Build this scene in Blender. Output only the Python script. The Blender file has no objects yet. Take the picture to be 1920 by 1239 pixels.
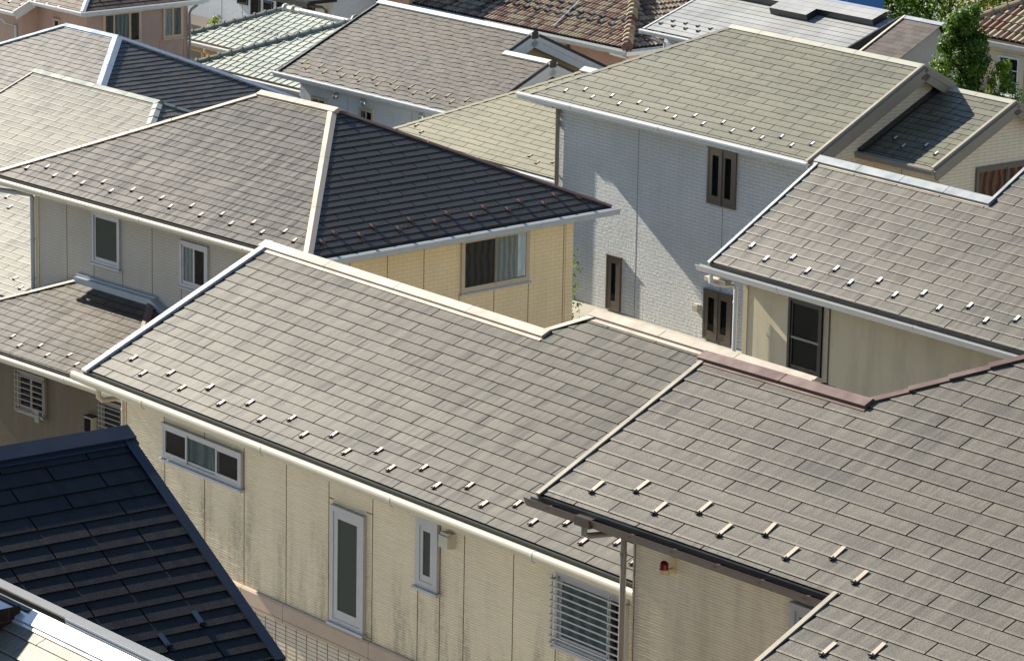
import bpy, bmesh, math, random
from mathutils import Vector, Matrix, Quaternion
random.seed(7)
SC = bpy.context.scene
COL = SC.collection
ZC = 25.0                       # camera height above the lowest ground
R_ = math.radians

# ------------------------------------------------------------------ helpers
def lin(r, g, b):
    f = lambda v: (v/12.92 if v <= .04045 else ((v+.055)/1.055)**2.4)
    return (f(r/255), f(g/255), f(b/255))

def ground_z(x, y):
    d = -.778*x+.628*y
    return 12.5-.115*d if d < 118 else -1.07

def tag(o, label=None, cat=None, group=None, kind=None):
    if label: o['label'] = label
    if cat: o['category'] = cat
    if group: o['group'] = group
    if kind: o['kind'] = kind
    return o

class MB:
    """collects faces and links them as ONE mesh object"""
    def __init__(s): s.v = []; s.f = []; s.m = []; s.uv = []; s.t = []; s.mats = []
    def mi(s, m):
        if m not in s.mats: s.mats.append(m)
        return s.mats.index(m)
    def face(s, pts, m, uv=None, t=None):
        i = len(s.v); s.v += [tuple(p) for p in pts]; n = len(pts)
        s.f.append(tuple(range(i, i+n))); s.m.append(s.mi(m))
        s.uv.append(uv if uv else [(0, 0)]*n); s.t.append(t if t else [(.5, .5)]*n)
    def box(s, x0, x1, y0, y1, z0, z1, m):
        p = [(x0,y0,z0),(x1,y0,z0),(x1,y1,z0),(x0,y1,z0),(x0,y0,z1),(x1,y0,z1),(x1,y1,z1),(x0,y1,z1)]
        for q in ((0,3,2,1),(4,5,6,7),(0,1,5,4),(1,2,6,5),(2,3,7,6),(3,0,4,7)):
            pts = [p[i] for i in q]
            if q in ((0,1,5,4),(2,3,7,6)): uv = [(a[0], a[2]) for a in pts]
            elif q in ((1,2,6,5),(3,0,4,7)): uv = [(a[1], a[2]) for a in pts]
            else: uv = [(a[0], a[1]) for a in pts]
            s.face(pts, m, uv)
    def obox(s, P, U, V, W, m):
        """box from corner P along edge vectors U,V,W"""
        P, U, V, W = map(Vector, (P, U, V, W))
        if U.cross(V).dot(W) < 0: U, V = V, U
        p = [P, P+U, P+U+V, P+V, P+W, P+U+W, P+U+V+W, P+V+W]
        for q in ((0,3,2,1),(4,5,6,7),(0,1,5,4),(1,2,6,5),(2,3,7,6),(3,0,4,7)):
            s.face([p[i] for i in q], m)
    def sweep(s, prof, P, Q, ex, ey, m, caps=True, closed=True):
        """profile [(a,b)] in axes ex,ey carried from P to Q"""
        P, Q, ex, ey = map(Vector, (P, Q, ex, ey)); n = len(prof)
        A = [P+ex*a+ey*b for a, b in prof]; B = [Q+ex*a+ey*b for a, b in prof]
        fl = ex.cross(ey).dot(Q-P) > 0
        for i in range(n if closed else n-1):
            j = (i+1) % n; q = [A[i], A[j], B[j], B[i]]
            s.face(q if fl else q[::-1], m)
        if caps and closed:
            s.face(A[::-1] if fl else A, m); s.face(B if fl else B[::-1], m)
    def tube(s, pts, r, m, n=10):
        pts = [Vector(p) for p in pts]; rings = []
        for i, p in enumerate(pts):
            d = (pts[min(i+1, len(pts)-1)]-pts[max(i-1, 0)]).normalized()
            u = d.orthogonal().normalized() if i == 0 else (rings_u - d*rings_u.dot(d)).normalized()
            rings_u = u; w = d.cross(u)
            rr = r[i] if isinstance(r, (list, tuple)) else r
            rings.append([p+(u*math.cos(2*math.pi*k/n)+w*math.sin(2*math.pi*k/n))*rr for k in range(n)])
        for a, b in zip(rings, rings[1:]):
            for k in range(n): s.face([a[k], a[(k+1) % n], b[(k+1) % n], b[k]], m)
        s.face(rings[0][::-1], m); s.face(rings[-1], m)
    def dome(s, c, axis, r, m, n=14, k=5, stretch=1.0):
        c = Vector(c); a = Vector(axis).normalized(); u = a.orthogonal().normalized(); w = a.cross(u); rings = []
        for i in range(k+1):
            th = math.pi/2*i/k
            rings.append([c+(u*math.cos(2*math.pi*j/n)+w*math.sin(2*math.pi*j/n))*r*math.cos(th)+a*r*stretch*math.sin(th) for j in range(n)])
        for p, q in zip(rings, rings[1:]):
            for j in range(n): s.face([p[j], p[(j+1) % n], q[(j+1) % n], q[j]], m)
        s.face(rings[0][::-1], m)
    def build(s, name, parent=None, off=(0,0,0), smooth=False):
        me = bpy.data.meshes.new(name)
        me.from_pydata([(a[0]-off[0], a[1]-off[1], a[2]-off[2]) for a in s.v], [], s.f)
        for m in s.mats: me.materials.append(m)
        me.polygons.foreach_set('material_index', s.m)
        l1 = me.uv_layers.new(name='UVMap'); l2 = me.uv_layers.new(name='Tile')
        l1.data.foreach_set('uv', [c for f in s.uv for p in f for c in p])
        l2.data.foreach_set('uv', [c for f in s.t for p in f for c in p])
        if smooth:
            bm = bmesh.new(); bm.from_mesh(me); bmesh.ops.remove_doubles(bm, verts=bm.verts, dist=1e-5); bm.to_mesh(me); bm.free()
            me.polygons.foreach_set('use_smooth', [True]*len(me.polygons))
            me.set_sharp_from_angle(angle=R_(38))
        me.update()
        o = bpy.data.objects.new(name, me); COL.objects.link(o)
        if parent: o.parent = parent
        return o

class House:
    def __init__(s, label, dy, ox, oy, name='house', cat='house'):
        s.dy = dy; c, n = math.cos(R_(dy)), math.sin(R_(dy))
        wx, wy = c*ox-n*oy, n*ox+c*oy
        s.gz = ground_z(wx, wy)
        s.off = (ox, oy, s.gz)
        s.root = bpy.data.objects.new(name, None); COL.objects.link(s.root)
        s.root.location = (wx, wy, s.gz); s.root.rotation_euler = (0, 0, R_(dy))
        s.root.empty_display_size = .5
        tag(s.root, label, cat)
    def part(s, name, mb, parent=None, smooth=False, label=None):
        o = mb.build(name, parent or s.root, s.off, smooth)
        if label: o['label'] = label
        return o
    def place(s, o, p, parent):
        o.parent = parent; o.location = (p[0]-s.off[0], p[1]-s.off[1], p[2]-s.off[2])

# ------------------------------------------------------------------ materials
def new_mat(name):
    m = bpy.data.materials.new(name); m.use_nodes = True
    nt = m.node_tree; nt.nodes.clear()
    out = nt.nodes.new('ShaderNodeOutputMaterial'); b = nt.nodes.new('ShaderNodeBsdfPrincipled')
    nt.links.new(b.outputs[0], out.inputs[0])
    return m, nt, b
class G:
    """tiny node-graph writer"""
    def __init__(s, nt): s.nt = nt
    def n(s, t, **k):
        x = s.nt.nodes.new(t)
        for a, b in k.items(): setattr(x, a, b)
        return x
    def put(s, sock, v):
        if isinstance(v, bpy.types.NodeSocket): s.nt.links.new(v, sock)
        elif isinstance(v, (tuple, list)) and sock.type == 'RGBA' and len(v) == 3: sock.default_value = (*v, 1)
        else: sock.default_value = v
    def math(s, op, a, b=0.0, c=0.0, clamp=False):
        x = s.n('ShaderNodeMath', operation=op, use_clamp=clamp)
        for i, v in enumerate((a, b, c)): s.put(x.inputs[i], v)
        return x.outputs[0]
    def mix(s, f, a, b, mode='MIX'):
        x = s.n('ShaderNodeMix', data_type='RGBA', blend_type=mode)
        s.put(x.inputs[0], f); s.put(x.inputs[6], a); s.put(x.inputs[7], b); return x.outputs[2]
    def uv(s, name='UVMap'): return s.n('ShaderNodeUVMap', uv_map=name).outputs[0]
    def obj(s): return s.n('ShaderNodeTexCoord').outputs['Object']
    def map(s, v, sc=(1,1,1), loc=(0,0,0)):
        x = s.n('ShaderNodeMapping'); s.put(x.inputs[0], v); x.inputs[3].default_value = sc; x.inputs[1].default_value = loc; return x.outputs[0]
    def noise(s, v, scale=5, detail=4, rough=.55, dist=0.):
        x = s.n('ShaderNodeTexNoise'); s.put(x.inputs['Vector'], v); x.inputs['Scale'].default_value = scale
        x.inputs['Detail'].default_value = detail; x.inputs['Roughness'].default_value = rough; x.inputs['Distortion'].default_value = dist
        return x.outputs[0]
    def ramp(s, f, a, b, lo=0., hi=1., smooth=True):
        x = s.n('ShaderNodeMapRange', interpolation_type='SMOOTHSTEP' if smooth else 'LINEAR'); s.put(x.inputs[0], f)
        for i, v in zip((1,2,3,4), (a, b, lo, hi)): s.put(x.inputs[i], v)
        return x.outputs[0]
    def sep(s, v):
        x = s.n('ShaderNodeSeparateXYZ'); s.put(x.inputs[0], v); return x.outputs
    def bump(s, h, strength=.3, dist=.01, nrm=None):
        x = s.n('ShaderNodeBump'); s.put(x.inputs['Height'], h); s.put(x.inputs['Strength'], strength); s.put(x.inputs['Distance'], dist)
        if nrm: s.put(x.inputs['Normal'], nrm)
        return x.outputs[0]

def slate_mat(name, base, var=.25, stain=(.10,.065,.045), amt=.5, streak=.25, rough=.5, spec=.5, grain=.35, edge=.35, hue=(1,1,1), gscale=220, ss=28, bd=.004):
    m, nt, b = new_mat(name); g = G(nt)
    uv = g.uv(); t = g.sep(g.uv('Tile')); rnd, fr = t[0], t[1]
    big = g.noise(uv, .55, 3)
    st = g.noise(g.map(uv, (ss, 1.6, 1)), 1, 4, .6)           # down-slope streaks
    st2 = g.noise(g.map(uv, (9, 1.1, 1), (3, 7, 0)), 1, 4, .6)
    fine = g.noise(uv, gscale, 2, .7)
    k = g.math('ADD', 1.0, g.math('MULTIPLY', g.math('SUBTRACT', rnd, .5), var))
    k = g.math('MULTIPLY', k, g.math('ADD', 1.0, g.math('MULTIPLY', g.math('SUBTRACT', st, .5), streak*2)))
    k = g.math('MULTIPLY', k, g.ramp(fine, .25, .75, 1-grain*.5, 1+grain*.5))
    k = g.math('MULTIPLY', k, g.ramp(big, .3, .7, .84, 1.15))
    c = g.n('ShaderNodeVectorMath', operation='SCALE'); c.inputs[0].default_value = base; g.put(c.inputs[3], k)
    col = c.outputs[0]
    # rusty weathering gathers on the lower part of each slate and in drifting patches
    low = g.ramp(fr, 0., .75, 1., 0.)
    sf = g.math('MULTIPLY', g.math('MULTIPLY', g.ramp(st2, .40, .62, 0, 1), g.ramp(big, .38, .60, .15, 1.)), g.math('ADD', .25, g.math('MULTIPLY', low, .75)))
    col = g.mix(g.math('MULTIPLY', sf, amt, clamp=True), col, stain)
    # glint of the rounded lower edge, painted in as a paler band
    edge_glint = g.math('MULTIPLY', g.ramp(g.math('ADD', fr, g.math('MULTIPLY', g.math('SUBTRACT', st, .5), .25)), .03, .17, 1., 0.), edge)
    col = g.mix(edge_glint, col, tuple(min(1, v*1.9) for v in base))
    g.put(b.inputs['Base Color'], col)
    g.put(b.inputs['Roughness'], g.math('ADD', g.ramp(st2, .3, .7, rough-.06, rough+.1), g.math('MULTIPLY', g.math('SUBTRACT', fine, .5), .25)))
    b.inputs['Specular IOR Level'].default_value = spec
    h = g.math('ADD', g.math('MULTIPLY', fine, .6), g.math('MULTIPLY', st, .4))
    g.put(b.inputs['Normal'], g.bump(h, .35, bd))
    return m

def paint(name, col, rough=.5, spec=.5, dirt=.15, dcol=None, metal=0., scale=3., coat=0., streaky=False):
    m, nt, b = new_mat(name); g = G(nt); o = g.obj()
    n1 = g.noise(g.map(o, (1,1,.25)) if streaky else o, scale, 5, .6); n2 = g.noise(o, scale*14, 3, .6)
    f = g.math('MULTIPLY', g.ramp(g.math('ADD', g.math('MULTIPLY', n1, .7), g.math('MULTIPLY', n2, .3)), .38, .72), dirt)
    col2 = dcol or tuple(v*.45 for v in col)
    g.put(b.inputs['Base Color'], g.mix(f, col, col2))
    g.put(b.inputs['Roughness'], g.ramp(n1, .3, .7, max(.05, rough-.07), rough+.08))
    b.inputs['Metallic'].default_value = metal; b.inputs['Specular IOR Level'].default_value = spec
    g.put(b.inputs['Normal'], g.bump(n2, .06, .003))
    return m

def siding_mat(name, col, mode, relief=.5, dcol=(.17,.16,.13), dirt=.3, joint=(.2,.14,.09), bw=.15, bh=.045, course=.02, jm=.0, dz=None):
    """mode 'comb' fine ragged courses, 'brick' stack of split faces, 'stucco' render, 'panel' plain"""
    m, nt, b = new_mat(name); g = G(nt); uv = g.uv(); x = g.sep(uv)
    big = g.noise(uv, .8, 4); fine = g.noise(uv, 90, 3, .65); mid = g.noise(uv, 14, 4, .6)
    drip = g.noise(g.map(uv, (3.2, .5, 1)), 1, 5, .65)
    base = g.mix(g.ramp(big, .3, .7), tuple(v*.95 for v in col), tuple(min(1, v*1.04) for v in col))
    f = g.math('MULTIPLY', g.ramp(drip, .40, .70), dirt)
    if dz:                                              # mildew sits in a belt between two heights
        f = g.math('MULTIPLY', f, g.math('MULTIPLY', g.ramp(x[1], dz[0], dz[1], 1., .12), g.ramp(mid, .35, .6, .35, 1.)))
    base = g.mix(f, base, dcol)
    hgt = fine
    if mode == 'comb':
        w = g.n('ShaderNodeTexNoise'); g.put(w.inputs['Vector'], g.map(uv, (3.5, 1/course, 1))); w.inputs['Scale'].default_value = 1; w.inputs['Detail'].default_value = 3
        saw = g.math('FRACT', g.math('ADD', g.math('DIVIDE', x[1], course), g.math('MULTIPLY', mid, .55)))
        hgt = g.math('ADD', g.math('MULTIPLY', g.ramp(saw, 0, .85), .7), g.math('MULTIPLY', w.outputs[0], .5))
        base = g.mix(g.math('MULTIPLY', g.ramp(saw, .32, .0), .42), base, joint)
        if dz: base = g.mix(g.math('MULTIPLY', g.math('MULTIPLY', g.ramp(saw, .45, .1), f), 1.2, clamp=True), base, dcol)
    elif mode == 'brick':
        br = g.n('ShaderNodeTexBrick'); g.put(br.inputs['Vector'], uv)
        br.inputs['Scale'].default_value = 1; br.inputs['Brick Width'].default_value = bw; br.inputs['Row Height'].default_value = bh
        br.inputs['Mortar Size'].default_value = .0045; br.inputs['Mortar Smooth'].default_value = .3
        br.inputs['Color1'].default_value = (.35,)*3+(1,); br.inputs['Color2'].default_value = (1,)*3+(1,); br.inputs['Mortar'].default_value = (0,0,0,1)
        hgt = g.math('ADD', br.outputs[0], g.math('ADD', g.math('MULTIPLY', mid, .9), g.math('MULTIPLY', fine, .35)))
        base = g.mix(g.math('MULTIPLY', br.outputs[1], jm), base, joint)
    elif mode == 'stucco':
        hgt = g.math('ADD', g.noise(uv, 60, 4, .7), g.math('MULTIPLY', fine, .4))
    elif mode == 'panel':
        hgt = g.math('MULTIPLY', fine, .5)
    g.put(b.inputs['Base Color'], base)
    b.inputs['Roughness'].default_value = .75; b.inputs['Specular IOR Level'].default_value = .3
    g.put(b.inputs['Normal'], g.bump(hgt, min(1,relief), .012 if relief < .75 else .03 if relief < 1 else .075))
    return m

def plain(name, col, rough=.6, spec=.5, metal=0., trans=0., ior=1.45):
    m, nt, b = new_mat(name)
    b.inputs['Base Color'].default_value = (*col, 1); b.inputs['Roughness'].default_value = rough
    b.inputs['Specular IOR Level'].default_value = spec; b.inputs['Metallic'].default_value = metal
    if trans: b.inputs['Transmission Weight'].default_value = trans; b.inputs['IOR'].default_value = ior
    return m

def glass_mat(name, tint=(.8,.85,.85), frost=0.):
    """window glass: mirror reflection by fresnel over a see-through pane"""
    m = bpy.data.materials.new(name); m.use_nodes = True; nt = m.node_tree; nt.nodes.clear(); g = G(nt)
    out = g.n('ShaderNodeOutputMaterial'); mx = g.n('ShaderNodeMixShader'); fr = g.n('ShaderNodeFresnel'); fr.inputs[0].default_value = 1.5
    gl = g.n('ShaderNodeBsdfGlossy'); gl.inputs['Roughness'].default_value = .02+frost*.25
    nz = g.noise(g.obj(), 2.2, 2); g.put(gl.inputs['Normal'], g.bump(nz, .25, .01))
    if frost:
        tr = g.n('ShaderNodeBsdfDiffuse'); tr.inputs[0].default_value = (*tint, 1)
    else:
        tr = g.n('ShaderNodeBsdfTransparent'); tr.inputs[0].default_value = (*tint, 1)
    nt.links.new(g.math('MULTIPLY', fr.outputs[0], .35, clamp=True), mx.inputs[0]); nt.links.new(tr.outputs[0], mx.inputs[1]); nt.links.new(gl.outputs[0], mx.inputs[2])
    nt.links.new(mx.outputs[0], out.inputs[0]); return m

def curtain_mat(name, col, col2, freq=9.):
    m, nt, b = new_mat(name); g = G(nt); x = g.sep(g.uv())
    w = g.math('SINE', g.math('ADD', g.math('MULTIPLY', x[0], freq*2*math.pi), g.math('MULTIPLY', g.noise(g.uv(), 3, 2), 6)))
    g.put(b.inputs['Base Color'], g.mix(g.ramp(w, -1, 1), col2, col)); b.inputs['Roughness'].default_value = .9
    return m

M = {}
def mats():
    M['slate_main'] = slate_mat('slate_grey_beige', (.064,.059,.043), .5, (.022,.012,.007), .9, 1.1, .42, .46, .25, .25, ss=20)
    M['slate_brown'] = slate_mat('slate_taupe', (.108,.098,.079), .26, (.024,.014,.009), .8, .6, .39, .5, 1.0, .18, gscale=75)
    M['slate_right'] = slate_mat('slate_warm_grey', (.069,.064,.053), .26, (.030,.018,.011), .5, .3, .42, .46, .7, .3, gscale=60)
    M['slate_hip'] = slate_mat('slate_umber', (.031,.0265,.019), .34, (.016,.009,.005), .65, .3, .40, .46, .3, .15, gscale=60)
    M['slate_green'] = slate_mat('slate_sage', (.120,.122,.088), .28, (.036,.022,.009), .75, .3, .45, .42, .25, .2, gscale=60)
    M['slate_cream2'] = slate_mat('slate_light_sage', (.172,.165,.105), .2, (.060,.042,.019), .65, .3, .45, .42, .25, .2, gscale=60)
    M['slate_pale'] = slate_mat('slate_pale_sage', (.130,.128,.103), .38, (.05,.042,.026), .55, .3, .43, .46, .25, .35, gscale=60)
    M['slate_wavy'] = slate_mat('slate_wavy_grey', (.088,.080,.065), .36, (.050,.021,.008), 1.0, .5, .44, .44, .2, .1, gscale=60)
    M['slate_navy'] = slate_mat('slate_blue_black', (.0075,.0085,.0100), .3, (.006,.006,.007), .2, .1, .5, .3, 1.6, .2, gscale=70, bd=.014)
    M['slate_ash'] = slate_mat('slate_ash', (.082,.077,.069), .42, (.04,.029,.02), .5, .3, .42, .46, .2, .1, gscale=60)
    M['slate_cream'] = slate_mat('slate_near_cream', (.16,.145,.11), .25, (.08,.062,.04), .6, .6, .42, .45, .6, .25, gscale=60)
    M['slate_pink'] = slate_mat('slate_rosy_brown', (.085,.055,.038), .6, (.03,.018,.013), .6, .3, .5, .35, .2, .1)
    M['shingle'] = slate_mat('shingle_mauve', (.062,.049,.047), .7, (.04,.032,.03), .3, .2, .6, .25, .4, .05)
    M['slate_low'] = slate_mat('slate_low_stained', (.050,.040,.031), .3, (.024,.011,.005), .95, .6, .42, .45, .25, .15, gscale=60)
    M['tile_green'] = slate_mat('tile_celadon', (.42,.45,.395), .12, (.40,.43,.34), .25, .05, .3, .8, .1, .3)
    M['panel_roof'] = slate_mat('roof_sheet_silver', (.30,.31,.31), .12, (.30,.28,.25), .35, .1, .42, .6, .1, .0)
    M['under'] = plain('roof_underlay', (.012,.011,.010), .9, .1)
    M['tile_butt'] = plain('slate_cut_edge', (.022,.018,.015), .9, .1)
    for i, c in enumerate(((.34,.28,.19), (.21,.115,.08), (.12,.06,.046), (.27,.20,.135), (.055,.044,.042))):
        M['barrel%d' % i] = paint('barrel_tile_%d' % i, c, .55, .4, .35, tuple(v*.5 for v in c), scale=9)
    M['flash_white'] = paint('flashing_pale_steel', (.62,.64,.68), .28, .6, .12, (.40,.40,.40), .35, 4)
    M['flash_pink'] = paint('flashing_sand', (.40,.345,.285), .38, .5, .2, (.33,.25,.19), .15, 3)
    M['flash_mauve'] = paint('flashing_mauve', (.125,.078,.066), .4, .5, .2, (.13,.08,.07), .1, 3)
    M['flash_grey'] = paint('flashing_blue_grey', (.32,.36,.40), .4, .5, .15, None, .2, 3)
    M['flash_navy'] = paint('flashing_navy', (.017,.025,.042), .38, .6, .1, None, .1, 3)
    M['flash_green'] = paint('flashing_green', (.17,.195,.175), .4, .5, .15, None, .1, 3)
    M['flash_black'] = paint('flashing_black', (.018,.02,.024), .4, .5, .1, None, 0, 3)
    M['flash_taupe'] = paint('verge_taupe', (.30,.27,.215), .4, .5, .15, None, 0, 3)
    M['gutter_cream'] = paint('gutter_cream', (.50,.465,.36), .42, .6, .3, (.42,.36,.24), 0, 5)
    M['gutter_white'] = paint('gutter_white', (.58,.59,.58), .3, .6, .15, (.45,.44,.40), 0, 5)
    M['gutter_grey'] = paint('gutter_grey', (.40,.43,.45), .35, .5, .15, None, 0, 4)
    M['gutter_brown'] = paint('gutter_brown', (.075,.055,.047), .33, .55, .2, None, 0, 4)
    M['barge'] = paint('barge_taupe', (.25,.215,.165), .5, .4, .15, None, 0, 4)
    M['soffit'] = paint('soffit_cream', (.45,.41,.32), .7, .3, .2)
    M['soffit_white'] = paint('soffit_white', (.60,.62,.62), .7, .3, .15)
    M['pipe_grey'] = paint('pipe_warm_grey', (.24,.22,.19), .4, .5, .15)
    M['pipe_cream'] = paint('pipe_cream', (.55,.47,.33), .4, .5, .15)
    M['pipe_white'] = paint('pipe_white', (.72,.75,.78), .35, .5, .1)
    M['alu'] = paint('sash_silver', (.42,.43,.45), .38, .5, .1, None, .25, 5)
    M['alu_cream'] = paint('sash_champagne', (.50,.42,.30), .42, .5, .1, None, .1, 5)
    M['alu_brown'] = paint('sash_bronze', (.125,.10,.078), .4, .5, .1, None, .15, 5)
    M['alu_black'] = paint('sash_black', (.022,.02,.018), .35, .5, .1, None, .1, 5)
    M['alu_white'] = paint('sash_white', (.72,.74,.78), .4, .5, .08)
    M['alu_pink'] = paint('sash_sand', (.52,.38,.28), .45, .4, .1)
    M['glass'] = glass_mat('window_glass'); M['frost'] = glass_mat('frosted_glass', (.055,.066,.056), 1.)
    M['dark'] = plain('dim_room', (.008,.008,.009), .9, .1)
    M['cur_grey'] = curtain_mat('curtain_grey_green', (.17,.2,.19), (.08,.10,.10), 7)
    M['cur_brown'] = curtain_mat('curtain_brown', (.055,.045,.036), (.02,.016,.013), 6)
    M['cur_pale'] = curtain_mat('curtain_pale_grey', (.36,.37,.35), (.24,.25,.25), 8)
    M['cur_white'] = curtain_mat('curtain_white', (.85,.87,.90), (.62,.66,.72), 3)
    M['cur_teal'] = curtain_mat('net_curtain', (.14,.18,.18), (.075,.10,.105), 4)
    M['cur_rust'] = curtain_mat('curtain_rust', (.30,.11,.05), (.09,.03,.015), 5)
    M['caulk'] = plain('panel_joint', (.20,.125,.065), .8, .2); M['caulk_w'] = plain('panel_joint_grey', (.20,.215,.22), .8, .2)
    M['wall_cream'] = siding_mat('siding_cream_combed', (.83,.745,.565), 'comb', .9, (.27,.245,.18), .7, (.30,.22,.13), course=.033, dz=(10.3, 11.55))
    M['wall_taupe'] = siding_mat('siding_beige_combed', (.76,.685,.555), 'comb', .9, (.2,.18,.15), .25, (.22,.16,.11), course=.030)
    M['wall_buff_bounce'] = siding_mat('siding_buff_brick_bounce', (.80,.65,.40), 'brick', .25, (.35,.28,.18), .12, (.50,.34,.16), .22, .075, jm=.6)  # warm bounce light put into the siding colour
    M['wall_greige'] = siding_mat('siding_greige_brick', (.47,.435,.375), 'brick', .3, (.25,.23,.2), .12, (.27,.22,.16), .20, .06, jm=.6)
    M['wall_white'] = siding_mat('siding_white_split', (.80,.83,.825), 'brick', 1.0, (.4,.4,.38), .1, (.40,.41,.41), .30, .075, jm=.55)
    M['wall_white2'] = siding_mat('siding_white_plain', (.66,.71,.73), 'brick', .5, (.4,.4,.38), .1, (.45,.46,.46), .12, .05, jm=.3)
    M['wall_beige'] = siding_mat('siding_sand_brick', (.76,.65,.48), 'brick', .35, (.3,.25,.2), .1, (.26,.2,.14), .34, .07, jm=.7)
    M['wall_stucco'] = siding_mat('render_ochre', (.62,.53,.35), 'stucco', .8, (.33,.28,.2), .4, bw=.1)
    M['wall_stucco2'] = siding_mat('render_khaki', (.60,.53,.385), 'stucco', .5, (.33,.29,.2), .3, bw=.1)
    M['wall_pink'] = siding_mat('render_dusty_pink', (.40,.285,.24), 'panel', .3, (.25,.18,.15), .25)
    M['wall_salmon'] = siding_mat('render_salmon', (.60,.35,.255), 'panel', .3, (.35,.22,.18), .2)
    M['wall_yellow'] = siding_mat('render_straw', (.56,.44,.235), 'panel', .3, (.35,.28,.18), .2)
    M['wall_ivory'] = siding_mat('render_ivory', (.68,.59,.42), 'panel', .3, (.4,.33,.24), .2)
    M['wall_ivory2'] = siding_mat('render_tan', (.44,.355,.26), 'panel', .3, (.3,.25,.2), .2)
    M['wall_rust'] = siding_mat('cladding_rust', (.02,.008,.003), 'brick', .3, (.1,.05,.02), .3, (.08,.04,.02), 4.0, .12, jm=.8)
    M['tile_wall'] = siding_mat('facing_tile', (.60,.53,.42), 'panel', .3, (.4,.34,.27), .2)
    M['belt'] = paint('belt_course_tan', (.45,.345,.26), .6, .3, .12)
    M['blue'] = paint('blue_sheet', (.012,.115,.36), .55, .4, .2, (.02,.09,.24), 0, 2)
    M['red'] = plain('beacon_red', (.25,.006,.008), .12, .6, 0, .35); M['ivory'] = paint('beacon_base', (.62,.48,.22), .4, .5, .1)
    M['guard_pink'] = paint('guard_copper', (.52,.38,.32), .45, .5, .2, None, .3, 20)
    M['guard_sand'] = paint('guard_sand', (.33,.275,.225), .5, .5, .25, None, .2, 20)
    M['guard_silver'] = paint('guard_silver', (.68,.69,.70), .4, .6, .15, None, .3, 20)
    M['guard_dark'] = plain('guard_back', (.020,.020,.022), .5, .4)
    M['guard_gold'] = paint('guard_brass', (.26,.22,.12), .5, .4, .1, None, .1, 20)
    M['guard_rose'] = paint('guard_rose', (.20,.135,.125), .5, .5, .1, None, .1, 20)
    M['chrome'] = plain('vent_steel', (.62,.64,.66), .22, .5, .9)
    M['vent_cream'] = paint('vent_cream', (.55,.52,.43), .5, .4, .25)
    M['flash_grey2'] = paint('flashing_steel_blue', (.24,.27,.295), .4, .5, .15, None, .15, 3)
    M['flash_sage'] = paint('flashing_sage', (.36,.36,.30), .4, .5, .25, (.22,.20,.18), .1, .8)
    M['flash_green2'] = paint('flashing_light_green', (.33,.36,.315), .4, .5, .15, None, .1, 3)
    M['flash_blue'] = paint('flashing_light_blue', (.36,.41,.48), .3, .6, .1, None, .3, 3)
    M['guard_navy'] = paint('guard_slate_blue', (.055,.075,.11), .4, .5, .1)
    M['flash_grey3'] = paint('flashing_dull_steel', (.42,.44,.46), .35, .5, .12, None, .2, 3)
    M['fascia_gap_shade'] = paint('fascia_gap_shade', (.045,.052,.048), .5, .4, .2)  # shadow gap above the gutter put into the board colour
    M['cap_white'] = paint('capping_white', (.66,.66,.64), .35, .5, .1)
    M['wall_lower'] = siding_mat('siding_brick_alley_shade', (.115,.092,.06), 'brick', .3, (.25,.2,.15), .15, (.2,.15,.09), .2, .045, jm=.4)  # alley shade put into the colour; same siding as the storey above
    M['wall_rust2'] = siding_mat('cladding_brown', (.20,.105,.06), 'brick', .3, (.1,.05,.02), .3, (.08,.04,.02), .3, .07, jm=.6)
mats()
# ------------------------------------------------------------------ roofs
def clip(poly, axis, val, keep_less):
    out = []; n = len(poly)
    ins = (lambda p: p[axis] <= val+1e-9) if keep_less else (lambda p: p[axis] >= val-1e-9)
    for i in range(n):
        a, b = poly[i], poly[(i+1) % n]
        ia, ib = ins(a), ins(b)
        if ia: out.append(a)
        if ia != ib:
            t = (val-a[axis])/(b[axis]-a[axis])
            out.append((a[0]+(b[0]-a[0])*t, a[1]+(b[1]-a[1])*t))
    return out

GR = random.Random(5)
class Slope:
    """a roof plane: face says which way it falls; c0 the eave coordinate, z0 the eave height, s the pitch"""
    def __init__(s, face, c0, z0, pitch):
        s.face, s.c0, s.z0, s.s = face, c0, z0+ZC, pitch
        h = math.hypot(1, pitch); s.c, s.n_ = 1/h, pitch/h
        s.nrm = Vector({'-B': (0,-s.n_,s.c), '+A': (s.n_,0,s.c), '+B': (0,s.n_,s.c), '-A': (-s.n_,0,s.c)}[face])
        s.up = Vector({'-B': (0,s.c,s.n_), '+A': (-s.c,0,s.n_), '+B': (0,-s.c,s.n_), '-A': (s.c,0,s.n_)}[face])
    def P(s, u, v, h=0.):
        d = v*s.c; z = s.z0+v*s.n_
        p = {'-B': (u, s.c0+d, z), '+A': (s.c0-d, u, z), '+B': (u, s.c0-d, z), '-A': (s.c0+d, u, z)}[s.face]
        return Vector(p)+s.nrm*h
    def uv(s, x, y):
        h = 1/s.c
        return {'-B': (x, (y-s.c0)*h), '+A': (y, (s.c0-x)*h), '+B': (x, (s.c0-y)*h), '-A': (y, (x-s.c0)*h)}[s.face]
    def z(s, x, y): return s.z0+s.uv(x, y)[1]*s.n_

def emit(mb, sl, pts, hs, m, t):
    P = [sl.P(p[0], p[1], h) for p, h in zip(pts, hs)]
    nn = (P[1]-P[0]).cross(P[2]-P[0])
    uv = [(p[0], p[1]) for p in pts]; t = list(t)
    if nn.dot(sl.nrm) < 0: P.reverse(); uv.reverse(); t.reverse()
    mb.face(P, m, uv, t)

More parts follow.
